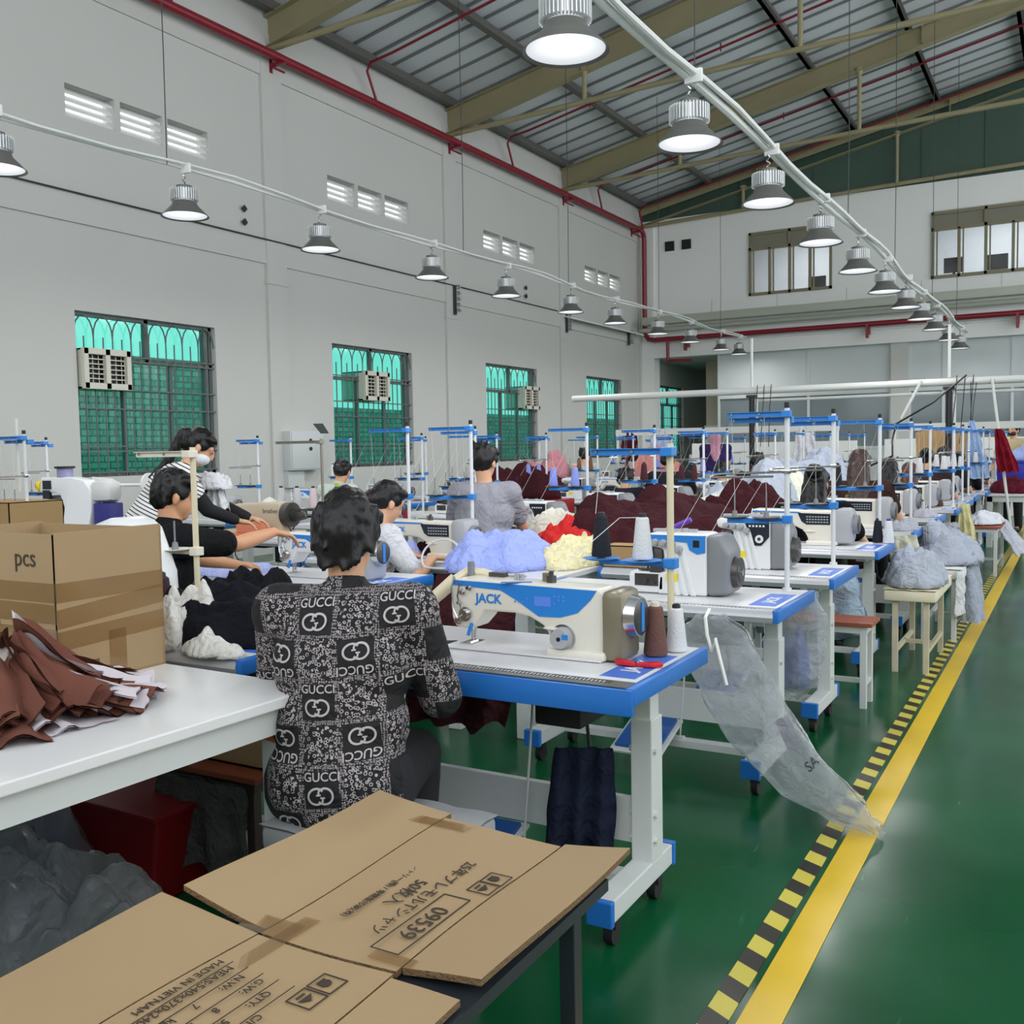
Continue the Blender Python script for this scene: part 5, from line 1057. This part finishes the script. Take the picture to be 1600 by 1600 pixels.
# ------------------------------------------------------------------ small things on the tables
c = on_y(688, 868, 4.5); q = mbx(M_pipe); q.tube([(c.x+.12*cos(t), 4.5+.05*sin(t), max(TZ+.008, c.z+.085*sin(t))) for t in [2*pi*k/30 for k in range(31)]], .006, 6); tag(q.obj('white_hose', M_pipe), 'thin white hose looped upright beside the light blue heap', 'hose')
p = on_y(1060, 820, 5.0); q = mbx(mat('violet_plastic', (110, 70, 190), .4)); q.cyl((p.x-.06, p.y, p.z-.03), (p.x+.07, p.y, p.z+.03), .014, n=12); q.cyl((p.x-.12, p.y, p.z-.058), (p.x-.06, p.y, p.z-.03), .012, .016, 12, m=M_ink); tag(q.obj('brush', MATS['violet_plastic']), 'violet handled brush lying on the maroon heap behind the white cone', 'brush')
p = on_y(527, 770, 6.2); q = mbx(mat('lime_cloth', (176, 200, 70), .8)); q.box((0, 0, 0), (.05, .02, .16), .01); tag(q.obj('lime_tag', MATS['lime_cloth'], loc=(p.x, p.y, p.z)), 'lime green scrap hanging by the hooded person', 'cloth')
# ================================================================== THE PEOPLE AT WORK
def loc_dir(w, loc, rz):   # world point into a person's own frame
    d = Vector(w)-Vector(loc); return Vector((cos(-rz)*d.x-sin(-rz)*d.y, sin(-rz)*d.x+cos(-rz)*d.y, d.z))
# --- patterned shirt: checks of scribbled print and black squares, with woven emblems
M_pat = mat('printed_shirt', (20, 18, 20), .8)
nt, b, N, L = nodes(M_pat)
tc = N('TexCoord'); sp = N('SeparateXYZ'); L(tc.outputs['Object'], sp.inputs[0])
SQ = .108
def mth(op, a, b_=None, c=None):
    n = N('Math'); n.operation = op
    for i, v in enumerate((a, b_, c)):
        if v is None: continue
        if isinstance(v, (int, float)): n.inputs[i].default_value = v
        else: L(v, n.inputs[i])
    return n.outputs[0]
ux = mth('ADD', mth('MULTIPLY_ADD', sp.outputs[2], .10, sp.outputs[0]), 5*SQ+.012); uz = mth('ADD', mth('MULTIPLY_ADD', sp.outputs[0], -.06, sp.outputs[2]), 5*SQ+.04)
u, v = mth('DIVIDE', ux, SQ), mth('DIVIDE', uz, SQ)
par = mth('MODULO', mth('ADD', mth('FLOOR', u), mth('FLOOR', v)), 2)
fu, fv = mth('FRACT', u), mth('FRACT', v)
edge = mth('MAXIMUM', mth('LESS_THAN', fu, .13), mth('LESS_THAN', fv, .13))
vo = N('TexVoronoi'); vo.inputs['Scale'].default_value = 92; L(tc.outputs['Object'], vo.inputs['Vector'])
no = N('TexNoise'); no.inputs['Scale'].default_value = 170; L(tc.outputs['Object'], no.inputs['Vector'])
ring = mth('LESS_THAN', mth('ABSOLUTE', mth('SUBTRACT', vo.outputs['Distance'], .38)), .105)
ring = mth('MULTIPLY', ring, mth('GREATER_THAN', no.outputs[0], .40))
vo2 = N('TexVoronoi'); vo2.inputs['Scale'].default_value = 150; vo2.inputs['Randomness'].default_value = .35; L(tc.outputs['Object'], vo2.inputs['Vector'])
ring2 = mth('LESS_THAN', mth('ABSOLUTE', mth('SUBTRACT', vo2.outputs['Distance'], .36)), .09)
pat = mth('ADD', mth('MULTIPLY', edge, ring2), mth('MULTIPLY', mth('SUBTRACT', 1, edge), mth('MULTIPLY', ring, mth('SUBTRACT', 1, par))))
mx = N('Mix'); mx.data_type = 'RGBA'; mx.inputs[6].default_value = srgb(17, 15, 17); mx.inputs[7].default_value = srgb(172, 163, 165); L(pat, mx.inputs[0]); L(mx.outputs[2], b.inputs['Base Color'])
MANL = (-1.74, 2.06, 0); MANR = .43
man, mi = person('person seen from behind in a black and white patterned shirt, bent over the nearest machine', MANL, MANR, lean=.24, nod=.14, seat=.47, hair='mop', sleeve=.95, shirt_mat=M_pat, vox=.008, shw=.185, girth=1.04, out_=.3, collar=True, yaw=.05,
    hands=((loc_dir((-2.08, 2.4, .83), MANL, MANR), V(.3, 1, -.1)), (loc_dir((-1.72, 2.46, .83), MANL, MANR), V(-.5, 1, -.1))))
# woven squares on the back: lettering and linked-ring emblem, laid on the cloth
M_woven = mat('woven_print', (182, 175, 176), .8)
sh = mi['shirt']; bvh = BVHTree.FromPolygons([v.co for v in sh.data.vertices], [p.vertices[:] for p in sh.data.polygons])
def emblem_mesh(s):
    q = MB(); n = 40
    def ribbon(pts, w):
        vs = []
        for i, p in enumerate(pts):
            a, c = Vector(pts[max(0, i-1)]), Vector(pts[min(len(pts)-1, i+1)]); t = (c-a).normalized(); nn = Vector((-t.y, t.x)); vs.append((q.bm.verts.new((*(Vector(p)+nn*w), 0)), q.bm.verts.new((*(Vector(p)-nn*w), 0))))
        for a, c in zip(vs, vs[1:]): q.bm.faces.new((a[0], a[1], c[1], c[0]))
    for sx in (-1, 1):
        ribbon([(sx*(.32+.62*cos(t)), .58*sin(t)) for t in [radians(-140+280*k/n) for k in range(n+1)]], .08)
        ribbon([(-sx*.155, sx*.37), (-sx*.155, sx*.06)], .075); ribbon([(-sx*.34, sx*.1), (sx*.02, sx*.1)], .06)
    for v_ in q.bm.verts: v_.co *= s
    return q
def stick(name, bm, cx_, cz_, rot, par):
    """lay a flat mesh on the back of the shirt"""
    bmesh.ops.triangulate(bm, faces=bm.faces[:]); bmesh.ops.subdivide_edges(bm, edges=[e for e in bm.edges if e.calc_length() > .008], cuts=1)
    ok = True; c_, s_ = cos(rot), sin(rot)
    for v_ in bm.verts:
        x, z = v_.co.x*c_-v_.co.y*s_+cx_, v_.co.x*s_+v_.co.y*c_+cz_
        h = bvh.ray_cast(Vector((x, -2, z)), Vector((0, 1, 0)))
        if h[0] is None: ok = False; break
        v_.co = h[0]+h[1]*.0022
    if ok:
        me = D.meshes.new(name); bm.to_mesh(me); me.materials.append(M_woven); link(name, me, par)
    bm.free()
for iu in range(0, 11):
    for iv in range(6, 18):
        if (iu+iv) % 2 == 0: continue
        U, W = (iu+.56)*SQ-(5*SQ+.012), (iv+.56)*SQ-(5*SQ+.04); den = 1+.10*.06; X = (U-.10*W)/den; Z = W+.06*X
        flip = iv % 2
        stick('emblem', emblem_mesh(.034).bm, X, Z+(.014 if flip else -.014), .06, sh)
        tm = textmesh('GUCCI', .031, 0, .0004); bm_ = bmesh.new(); bm_.from_mesh(tm); stick('lettering', bm_, X, Z+(-.032 if flip else .032), pi+.06 if flip else .06, sh)
nb_, Lb = M_pat.node_tree.nodes.new, M_pat.node_tree.links.new
n = nb_('ShaderNodeTexNoise'); n.inputs['Scale'].default_value = 8; n.inputs['Distortion'].default_value = 2; Lb(tc.outputs['Object'], n.inputs['Vector']); bp = nb_('ShaderNodeBump'); bp.inputs['Strength'].default_value = .5; bp.inputs['Distance'].default_value = .05; Lb(n.outputs[0], bp.inputs['Height']); Lb(bp.outputs[0], b.inputs['Normal'])
# --- young man reaching over to the machine
L2 = (-3.70, 3.06, 0); R2 = -.3
person('person in a black polo shirt reaching out to press a machine panel', L2, R2, lean=.24, nod=.12, yaw=.25, seat=.53, shirt=(24, 24, 27), sleeve=.72, hair='short', vox=.008, skin=mat('skin_tan', (206, 152, 114), .5), collar=True, shw=.2,
    hands=((loc_dir((-3.75, 3.75, .84), L2, R2), V(0, 1, -.1)), (loc_dir((-3.42, 3.72, 1.045), L2, R2), V(.25, 1, -.25))))
# --- standing woman in stripes
mst = mat('striped_tee', (230, 230, 228), .85); nt, b, N, L = nodes(mst); tc = N('TexCoord'); sp = N('SeparateXYZ'); L(tc.outputs['Object'], sp.inputs[0])
z_ = mth('FRACT', mth('DIVIDE', mth('MULTIPLY_ADD', sp.outputs[1], .55, sp.outputs[2]), .026)); mx = N('Mix'); mx.data_type = 'RGBA'; mx.inputs[6].default_value = srgb(232, 230, 228); mx.inputs[7].default_value = srgb(34, 34, 40); L(mth('LESS_THAN', z_, .3), mx.inputs[0]); L(mx.outputs[2], b.inputs['Base Color'])
L3 = (-5.1, 4.2, 0); R3_ = -.75
T3, i3 = person('person in a striped tee and face mask bending over a machine', L3, R3_, lean=.6, nod=.25, stand=True, shirt_mat=mst, sleeve=.5, hair='ponytail', mask=True, vox=.009,
    hands=((loc_dir((-4.7, 4.85, .95), L3, R3_), V(.1, 1, -.2)), (loc_dir((-4.72, 4.65, 1.0), L3, R3_), V(.1, 1, -.2))))
B = Blob()
for sh_, el, wr in i3['arms']: B.limb([(sh_.lerp(el, .35), .062), (el, .047), (el.lerp(wr, .9), .036)])
B.skin('black_sleeve', mat('black_jersey', (22, 22, 26), .85), T3, .01, 2)
heap('gathered_cloth', 'white gathered cloth held by the standing person in stripes', (226, 226, 230), tuple(on_y(338, 765, 4.6)), .11, .08, .12, 51, 60, amp=.6, rz=.4)
drape('garment', 'white cloth hanging in folds from the gathered bunch in front of the striped person', (228, 228, 230), tuple(on_y(335, 740, 4.62)), tuple(on_y(340, 800, 4.6)), .06, .16, 53, yaw=.4)
# --- seated sewers, head positions read off the photograph
def seat_at(px, py, Y, label, rz=.0, **k):
    p = on_y(px, py, Y); k.setdefault('lean', .25); k.setdefault('nod', .25)
    a = k['lean']; n = k['nod']+a*.6; st = k.get('stand', False)
    off = .5*sin(a)+.165*sin(n); top = .5*cos(a)+.165*cos(n)
    loc = Vector((p.x+sin(rz)*off, p.y-cos(rz)*off, 0)); 
    if not st: k['seat'] = max(.36, min(.66, p.z-top-.07))
    return person(label, loc, rz, **k)
L4 = (-3.42, 4.36, 0); R4 = -.35
seat_at(606, 785, 4.56, 'person with an earbud in a grey tee with black cuffs, bent over her sewing', -.45, shirt=(206, 206, 210), hair='lowbun', sleeve=.72, lean=.3, nod=.3, vox=.009, shw=.17, girth=.95)
seat_at(757, 722, 5.55, 'person in a plain grey tee with clipped up hair, seen from behind', .42, shirt=(150, 150, 158), hair='clip', lean=.12, nod=.12, yaw=.35, sleeve=.7, vox=.01, shw=.165, girth=1.05)
seat_at(535, 737, 7.7, 'person in a pale grey-green hoodie with a low bun', -.1, shirt=(190, 200, 192), hair='lowbun', long_sleeve=True, yaw=-.5, vox=.012, collar=True)
seat_at(1047, 718, 10.4, 'person in a black top with a pale hair clip, behind the beige post', .25, shirt=(36, 38, 44), hair='lowbun', lean=.1, nod=.1, yaw=.4, vox=.014)
seat_at(1118, 700, 15.9, 'person standing in a purple top with a pink head scarf', .3, shirt=(58, 44, 92), hair='long', hair_mat=mat('pink_scarf', (196, 140, 160), .8), stand=True, lean=.1, vox=.016)
seat_at(1128, 738, 11.4, 'person with dark hair bent low between the grey heaps', .2, shirt=(190, 196, 214), hair='short', vox=.016); seat_at(1183, 722, 12.6, 'person in black with dark hair seated right of the bent one', .2, shirt=(30, 30, 34), hair='short', vox=.016)
seat_at(1275, 757, 6.95, 'person in a shiny black jacket with her hair in a top knot', .1, shirt=(22, 22, 24), hair='longbun', collar=True, lean=.3, nod=.3, vox=.011)
seat_at(1343, 727, 8.2, 'person with long dark brown hair, seated before the sixth aisle table', .1, shirt=(60, 40, 36), hair='long', hair_mat=M_brown, vox=.013)
seat_at(1388, 737, 9.5, 'person with long black hair beside the black thread cone', .1, shirt=(40, 42, 48), hair='long', vox=.013); seat_at(1421, 742, 10.8, 'person with reddish brown hair bowed low', .1, shirt=(90, 66, 60), hair='long', hair_mat=mat('red_brown_hair', (74, 40, 28), .45), nod=.5, vox=.015)
seat_at(1448, 718, 12.1, 'person with two tone black bun behind the aisle stands', .1, shirt=(60, 44, 42), hair='bun', vox=.015); seat_at(1475, 713, 13.4, 'person with long black hair right of the bun', .1, shirt=(44, 46, 50), hair='long', vox=.016)
seat_at(1496, 721, 14.6, 'person with black hair below the brown paper', .1, shirt=(30, 30, 34), hair='short', vox=.016); seat_at(1512, 708, 15.9, 'person with dark red cap like hair by the hanging blue shirt', .1, shirt=(84, 50, 56), hair='short', hair_mat=mat('plum_hair', (48, 28, 34), .5), vox=.016)
seat_at(1296, 717, 16.5, 'person with short brown hair far back beside the blue crates', .1, shirt=(140, 150, 200), hair='short', hair_mat=M_brown, vox=.018); seat_at(978, 748, 10.6, 'person with black hair bowed behind a light blue cone', .2, shirt=(40, 40, 48), hair='short', nod=.5, vox=.015)
seat_at(914, 712, 14.0, 'person with black hair far back near the fourth window', .2, shirt=(180, 180, 176), hair='short', vox=.018)
seat_at(1583, 690, 17.4, 'person standing in a cap, black mask and khaki shirt, at the far aisle end', 2.7, shirt=(190, 178, 140), stand=True, lean=.0, nod=.05, hair='short', vox=.016, mask=True, mask_mat=M_black)
# ================================================================== FOREGROUND, LEFT
M_card = mat('cardboard', (166, 140, 104), .75, var=.06, vscale=2.5, bump=.06, bscale=90); M_carde = mat('cardboard_edge', (124, 98, 66), .85, bump=.6, bscale=160); M_cprint = mat('box_print', (62, 52, 42), .8)
M_tape = D.materials.new('packing_tape'); film(M_tape, (.94, .91, .85, 1), .1, .12, srgb(196, 166, 122), .12); MATS['packing_tape'] = M_tape
bx0, bx1, by0, by1, bh = -3.06, -2.47, 1.74, 2.11, .435
T = thing('open_cardboard_box', 'tall open cardboard box standing on the white table', 'cardboard box', (bx0, by0, TZ)); w_, d_ = bx1-bx0, by1-by0
q = mbx(M_card); t = .008
for a, b in (((0, 0, 0), (w_, t, bh)), ((0, d_-t, 0), (w_, d_, bh-.006)), ((0, 0, 0), (t, d_, bh)), ((w_-t, 0, 0), (w_, d_, bh+.004)), ((0, 0, 0), (w_, d_, t))): q.bb(a, b)
q.obj('carton', M_card, T, 0)
for z, s_ in ((.27, 0), (.14, .01), (.21, .02)): q = mbx(M_tape); q.box((w_+.001, d_/2, z), (.001, d_, .055), rot=rotm(s_*4, 0, 0)); q.box((w_*.5, -.001, z), (w_, .001, .055)); q.obj('packing_tape', M_tape, T, 0)
q = mbx(M_tape); q.box((w_+.0015, d_*.53, .07), (.001, .06, .14)); q.obj('packing_tape', M_tape, T, 0)
letter('lettering', 'pcs', .075, M_cprint, T, at(FACE, (w_-.13, -.0015, bh-.07)))
# --- bundle of cut pieces
M_brn = mat('brown_cloth', (112, 70, 58), .9, bump=.1, bscale=240, spec=.2); M_lil = mat('lilac_white_cloth', (206, 198, 204), .9, bump=.1, bscale=240, spec=.2)
BC = Vector((-2.40, 1.53, TZ))
def piece(mt, th, L_, w0, w1, h0, lift, curl, seed):
    """one cut piece running from the tied middle outwards and down to the table"""
    q = mbx(mt); ct, st = cos(th), sin(th)
    def fn_(s):
        def fn(i, j):
            r = .03+L_*j; wd = w0+(w1-w0)*j; u = (i-.5)*wd; z = lift+h0*(1-j)**1.2*(1+.25*sin(j*5+seed))+.018*sin(i*7+seed)*(j)+curl*((i-.5)*2)**2*(1-.4*j)+.012*noise.noise(Vector((i*3+seed, j*4, seed)))
            rr = r+.014*noise.noise(Vector((i*9, seed, 1)))*j
            return (rr*ct-u*st, rr*st+u*ct, max(.003, z)+s*.0022)
        return fn
    q.grid(fn_(1), 12, 16); q.grid(fn_(-1), 12, 16); 
    es = [e for e in q.bm.edges if e.is_boundary]; bmesh.ops.bridge_loops(q.bm, edges=es) if False else None
    return q
pr = random.Random(3)
TBN = thing('cloth_bundle', 'tied bundle of brown and lilac white cut pieces fanned out on the white table', 'cloth bundle', BC)
nn_ = 0
for ring_, (n_, h0, L_, lift) in enumerate(((26, .045, .34, .004), (24, .085, .31, .015), (22, .115, .26, .03), (16, .13, .2, .045))):
    for k in range(n_):
        th = 2*pi*k/n_+pr.uniform(-.12, .12); brown = (pr.random() < (.3 if ring_ == 0 else .8)); nn_ += 1
        q = piece(M_brn if brown else M_lil, th, L_*pr.uniform(.85, 1.1), .05, pr.uniform(.12, .22), h0*pr.uniform(.8, 1.2), lift+pr.uniform(0, .02), pr.uniform(-.05, .06), k*1.7+ring_)
        o = q.obj('cut_piece', M_brn if brown else M_lil, TBN, 180); o['label'] = ('brown' if brown else 'lilac white')+' cut piece'
kn = heap('knot', '', (214, 204, 196), (.02, -.02, .13), .05, .05, .04, 61, 40, amp=1.0); kn.parent = TBN; del kn['category']; kn['label'] = 'knotted white tie'
# --- flattened carton on its dark steel table
T = thing('steel_table', 'dark steel table under the flattened carton', 'table', (-1.17, 1.4, 0)); mds = mat('dark_blue_steel', (56, 62, 70), .4, .4)
q = mbx(mds); q.bb((-.26, -.75, .505), (.33, .44, .53)); q.obj('tabletop', mds, T, 0)
for x, y in ((-.24, .3), (.31, .3), (-.24, -.7), (.31, -.7)): q = mbx(mds); q.bb((x-.017, y-.017, 0), (x+.017, y+.017, .51), .002); q.obj('leg', mds, T, 0)
Tc = thing('flattened_carton', 'flattened brown cardboard carton lying across the foreground table', 'cardboard box', (0, 0, 0))
def zc(x, y): return .548+.03*max(0, (-1.30-x)/.22)**1.5*(1 if y > 1.3 else .4)+.016*max(0, (x+.99)/.15)*(1 if y > 1.3 else -.4)+.006*sin(x*9+y*7)
def panel(nm, x0, x1, y0, y1):
    q = mbx(M_card); nx, ny = 14, 14
    top = q.grid(lambda i, j: (x0+(x1-x0)*i, y0+(y1-y0)*j, zc(x0+(x1-x0)*i, y0+(y1-y0)*j)), nx, ny)
    r = bmesh.ops.extrude_face_region(q.bm, geom=q.bm.faces[:]); i_ = q.mi(M_carde)
    for v_ in [g for g in r['geom'] if isinstance(g, bmesh.types.BMVert)]: v_.co.z -= .012
    for f in q.bm.faces:
        f.normal_update()
        if abs(f.normal.z) < .6: f.material_index = i_
    return q.obj(nm, M_card, Tc, 20)
panel('main_panel', -1.30, -.992, 1.305, 1.92); panel('main_panel', -1.30, -.992, .55, 1.297)
panel('flap', -1.52, -1.304, 1.32, 1.95); panel('flap', -1.56, -1.304, .55, 1.30); panel('flap', -.988, -.83, 1.318, 1.935); panel('flap', -.988, -.85, .55, 1.285)
RD = lambda x, y: basis((0, -1, .0), (1, 0, 0), (x, y, zc(x, y)+.0035))
for txt, size, x, y in (('25年プレモルTシャツ', .036, -1.105, 1.555), ('50枚入', .04, -1.15, 1.55), ('サントリー(株) / 寿精版印刷(株)', .019, -1.20, 1.55), ('09539', .052, -1.045, 1.46), ('MADE IN VIETNAM', .022, -1.275, 1.09), ('MEAS:540x370x240mm', .024, -1.245, 1.06), ('N.W:        7      kgs', .022, -1.21, 1.08), ('G.W:        8      kgs', .022, -1.175, 1.09), ('QTY:       50', .022, -1.14, 1.1), ('C/NO:', .022, -1.105, 1.07)):
    letter('lettering', txt, size, M_cprint, Tc, RD(x, y))
def frame_(x, y, w, h, t=.0025):
    q = mbx(M_cprint)
    for a in (-1, 1): q.box((x, y+a*w/2, zc(x, y)+.003), (h, t, .001)); q.box((x+a*h/2, y, zc(x, y)+.003), (t, w, .001))
    return q
frame_(-1.045, 1.46, .235, .06).obj('printed_frame', M_cprint, Tc, 0)
for x, y in ((-1.02, 1.685), (-1.02, 1.635), (-1.075, 1.225), (-1.075, 1.175)):
    q = frame_(x, y, .045, .05); q.cyl((x-.004, y, zc(x, y)+.0025), (x-.004, y, zc(x, y)+.0035), .011, n=12) if y in (1.685, 1.225) else q.prism([(x-.005, y-.016), (x+.01, y), (x-.005, y+.016)], zc(x, y)+.0025, zc(x, y)+.0035, M=Matrix(((1, 0, 0, 0), (0, 0, 1, 0), (0, 1, 0, 0), (0, 0, 0, 1)))); q.box((x-.014, y, zc(x, y)+.003), (.004, .02, .001)); q.obj('printed_symbol', M_cprint, Tc, 0)
for k in range(5): x = -1.255+.035*k; q = mbx(M_cprint); q.box((x, 1.05, zc(x, 1.05)+.003), (.0015, .28, .001)); q.obj('printed_line', M_cprint, Tc, 0)
for x, y, w, d in ((-1.3, 1.33, .2, .06), (-1.25, 1.29, .06, .2), (-.99, 1.33, .24, .03), (-1.3, 1.88, .3, .04)): q = mbx(M_tape); q.box((x, y, zc(x, y)+.0028), (w*.6, d, .0008)); q.obj('packing_tape', M_tape, Tc, 0)
# --- clear plastic, bin, stool and carton under the white table
M_clear = D.materials.new('clear_plastic'); N, L, df, tl, g, bb_ = film(M_clear, (.86, .88, .9, 1), .16, .12, srgb(226, 230, 236), .30); MATS['clear_plastic'] = M_clear
nt = M_clear.node_tree; tc = N('TexCoord'); tn = N('TexNoise'); tn.inputs['Scale'].default_value = 22; tn.inputs['Detail'].default_value = 6; tn.inputs['Distortion'].default_value = 1.5; L(tc.outputs['Object'], tn.inputs['Vector']); bp = N('Bump'); bp.inputs['Strength'].default_value = .8; bp.inputs['Distance'].default_value = .03; L(tn.outputs[0], bp.inputs['Height'])
for s_ in (g, df, tl): L(bp.outputs[0], s_.inputs['Normal'])
heap('plastic_bag', 'crumpled clear plastic bag lying in front under the white table', (0, 0, 0), (-2.45, 1.62, 0), .42, .36, .34, 71, 80, m=M_clear, amp=.5); heap('plastic_bag', 'plastic bag of blue tinted contents behind, under the white table', (0, 0, 0), (-2.95, 1.8, 0), .33, .3, .5, 72, 70, m=M_clear)
heap('garment_pile', 'dark blue garments inside the plastic bag under the white table', (52, 56, 92), (-2.95, 1.82, 0), .26, .24, .4, 73, 50)
T = thing('red_bin', 'dark red bin under the white table', 'bin', (-2.72, 2.2, 0)); mrb = mat('bin_red', (124, 10, 20), .45); q = mbx(mrb); q.prism([(-.2, 0), (.2, 0), (.24, .3), (-.24, .3)], -.14, .14, .01); q.obj('body', mrb, T, 0); q = mbx(mrb); q.bb((-.25, -.155, .285), (.25, .155, .305), .004); q.obj('rim', mrb, T, 0)
bench('stool', 'wooden stool holding a carton under the white table', -2.5, 2.42, .5, .34, .40, legm=mat('dark_wood_leg', (88, 80, 72), .6)); carton('brown carton resting on the stool under the white table', (-2.42, 2.45, .402), .3, .24, .16, mt=M_card)
drape('garment', 'dark grey cloth hanging in front of the stool under the white table', (84, 84, 84), (-2.45, 2.22, .38), (-2.45, 2.2, .1), .4, .44, 74, amp=.015)
drape('garment', 'pale grey plastic sheet hanging beside the white table leg', (176, 184, 194), (-1.86, 2.3, .48), (-1.95, 2.2, .03), .1, .42, 75, amp=.02, yaw=.5, m=M_clear)
q = mbx(mat('orange_tape', (222, 104, 40), .5)); q.box((0, 0, 0), (.115, .115, .014), rot=rotm(0, .12, 0)); q.box((.06, .03, -.01), (.06, .004, .02)); tag(q.obj('orange_ribbon', MATS['orange_tape'], loc=(-1.94, 2.03, .655)), 'orange ribbon tied round the white table leg', 'ribbon')
# --- tall plastic sack hanging from the overlock table to the floor
def sack(label, pts, m, seed, n=40, mm=60):
    """pts: (centre, half width across, half depth)"""
    q = mbx(m); P = [Vector(p[0]) for p in pts]; K = len(pts)-1
    def fn(i, j):
        s = j*K; k = min(int(s), K-1); f = s-k; f2 = f*f*(3-2*f); c = P[k].lerp(P[k+1], f); w = pts[k][1]+(pts[k+1][1]-pts[k][1])*f2; d = pts[k][2]+(pts[k+1][2]-pts[k][2])*f2
        a = 2*pi*i; e = .03*fold((cos(a)*2, j*5, sin(a)*2), 1.1, seed)+.012*noise.noise(Vector((cos(a)*4, j*14, sin(a)*4+seed)))
        return (c.x+cos(a)*(w+e*.7), c.y+sin(a)*(d+e), max(.004, c.z+.02*noise.noise(Vector((a, j*6, seed)))))
    q.grid(fn, n, mm); bmesh.ops.remove_doubles(q.bm, verts=q.bm.verts, dist=.0005)
    o = q.obj('plastic_sack', m, None, 180); return tag(o, label, 'plastic sack')
sack('long clear plastic sack hanging from the overlock table down to the hazard tape', [((-1.25, 3.74, .765), .05, .012), ((-1.24, 3.73, .70), .13, .03), ((-1.20, 3.72, .6), .15, .05), ((-1.10, 3.7, .44), .15, .08), ((-.98, 3.7, .27), .15, .1), ((-.84, 3.71, .13), .15, .1), ((-.72, 3.7, .06), .09, .06), ((-.62, 3.69, .015), .02, .015)], M_clear, 3)
sack('clear plastic sack with blue yarn hanging behind the overlock table corner', [((-1.1, 4.46, .77), .08, .02), ((-1.1, 4.46, .66), .13, .06), ((-1.1, 4.45, .5), .12, .07), ((-1.1, 4.44, .36), .1, .07), ((-1.12, 4.43, .29), .03, .03)], M_clear, 8)
heap('yarn_bundle', 'fluffy blue-grey yarn bundle inside the hanging plastic sack', (110, 130, 190), (-1.1, 4.45, .34), .07, .05, .2, 76, 50, m=mat('blue_yarn', (112, 132, 194), .95, bump=.9, bscale=120), amp=.8, power=.4)
q = mbx(M_ink); q.tube([(-1.25, 3.72, .79), (-1.25, 3.67, .765), (-1.24, 3.66, .7), (-1.22, 3.655, .64), (-1.2, 3.64, .69), (-1.18, 3.63, .62), (-1.15, 3.62, .52)], .007, 6); tag(q.obj('white_tie', M_ink), 'white strip tying the long plastic sack to the table', 'tie')
q = mbx(mat('violet_cloth', (58, 34, 88), .7)); q.box((0, 0, 0), (.05, .03, .15), .015, rotm(0, -.45, 0)); tag(q.obj('violet_packet', MATS['violet_cloth'], loc=(-.99, 3.9, .27)), 'violet packet showing beside the long plastic sack', 'packet')
SK = D.objects['plastic_sack']; bv2 = BVHTree.FromPolygons([v.co for v in SK.data.vertices], [p.vertices[:] for p in SK.data.polygons]); M_skp = mat('sack_print', (44, 44, 58), .7)
for txt, size, c, xd in (('SA', .05, (-.86, .25), (.8, .6)),):
    tm = textmesh(txt, size, 0, .0006); bm_ = bmesh.new(); bm_.from_mesh(tm); bmesh.ops.triangulate(bm_, faces=bm_.faces[:]); ok = True; dr = Vector((-.35, .93, -.1)).normalized()
    for v_ in bm_.verts:
        x, z = c[0]+v_.co.x*xd[0]-v_.co.y*xd[1], c[1]+v_.co.x*xd[1]+v_.co.y*xd[0]
        h = bv2.ray_cast(Vector((x, 3.7, z))-dr*2, dr)
        if h[0] is None: ok = False; break
        v_.co = h[0]-dr*.004
    if ok: me = D.meshes.new('lettering'); bm_.to_mesh(me); me.materials.append(M_skp); link('lettering', me, SK)
    bm_.free()
D.scenes.remove(TMP)
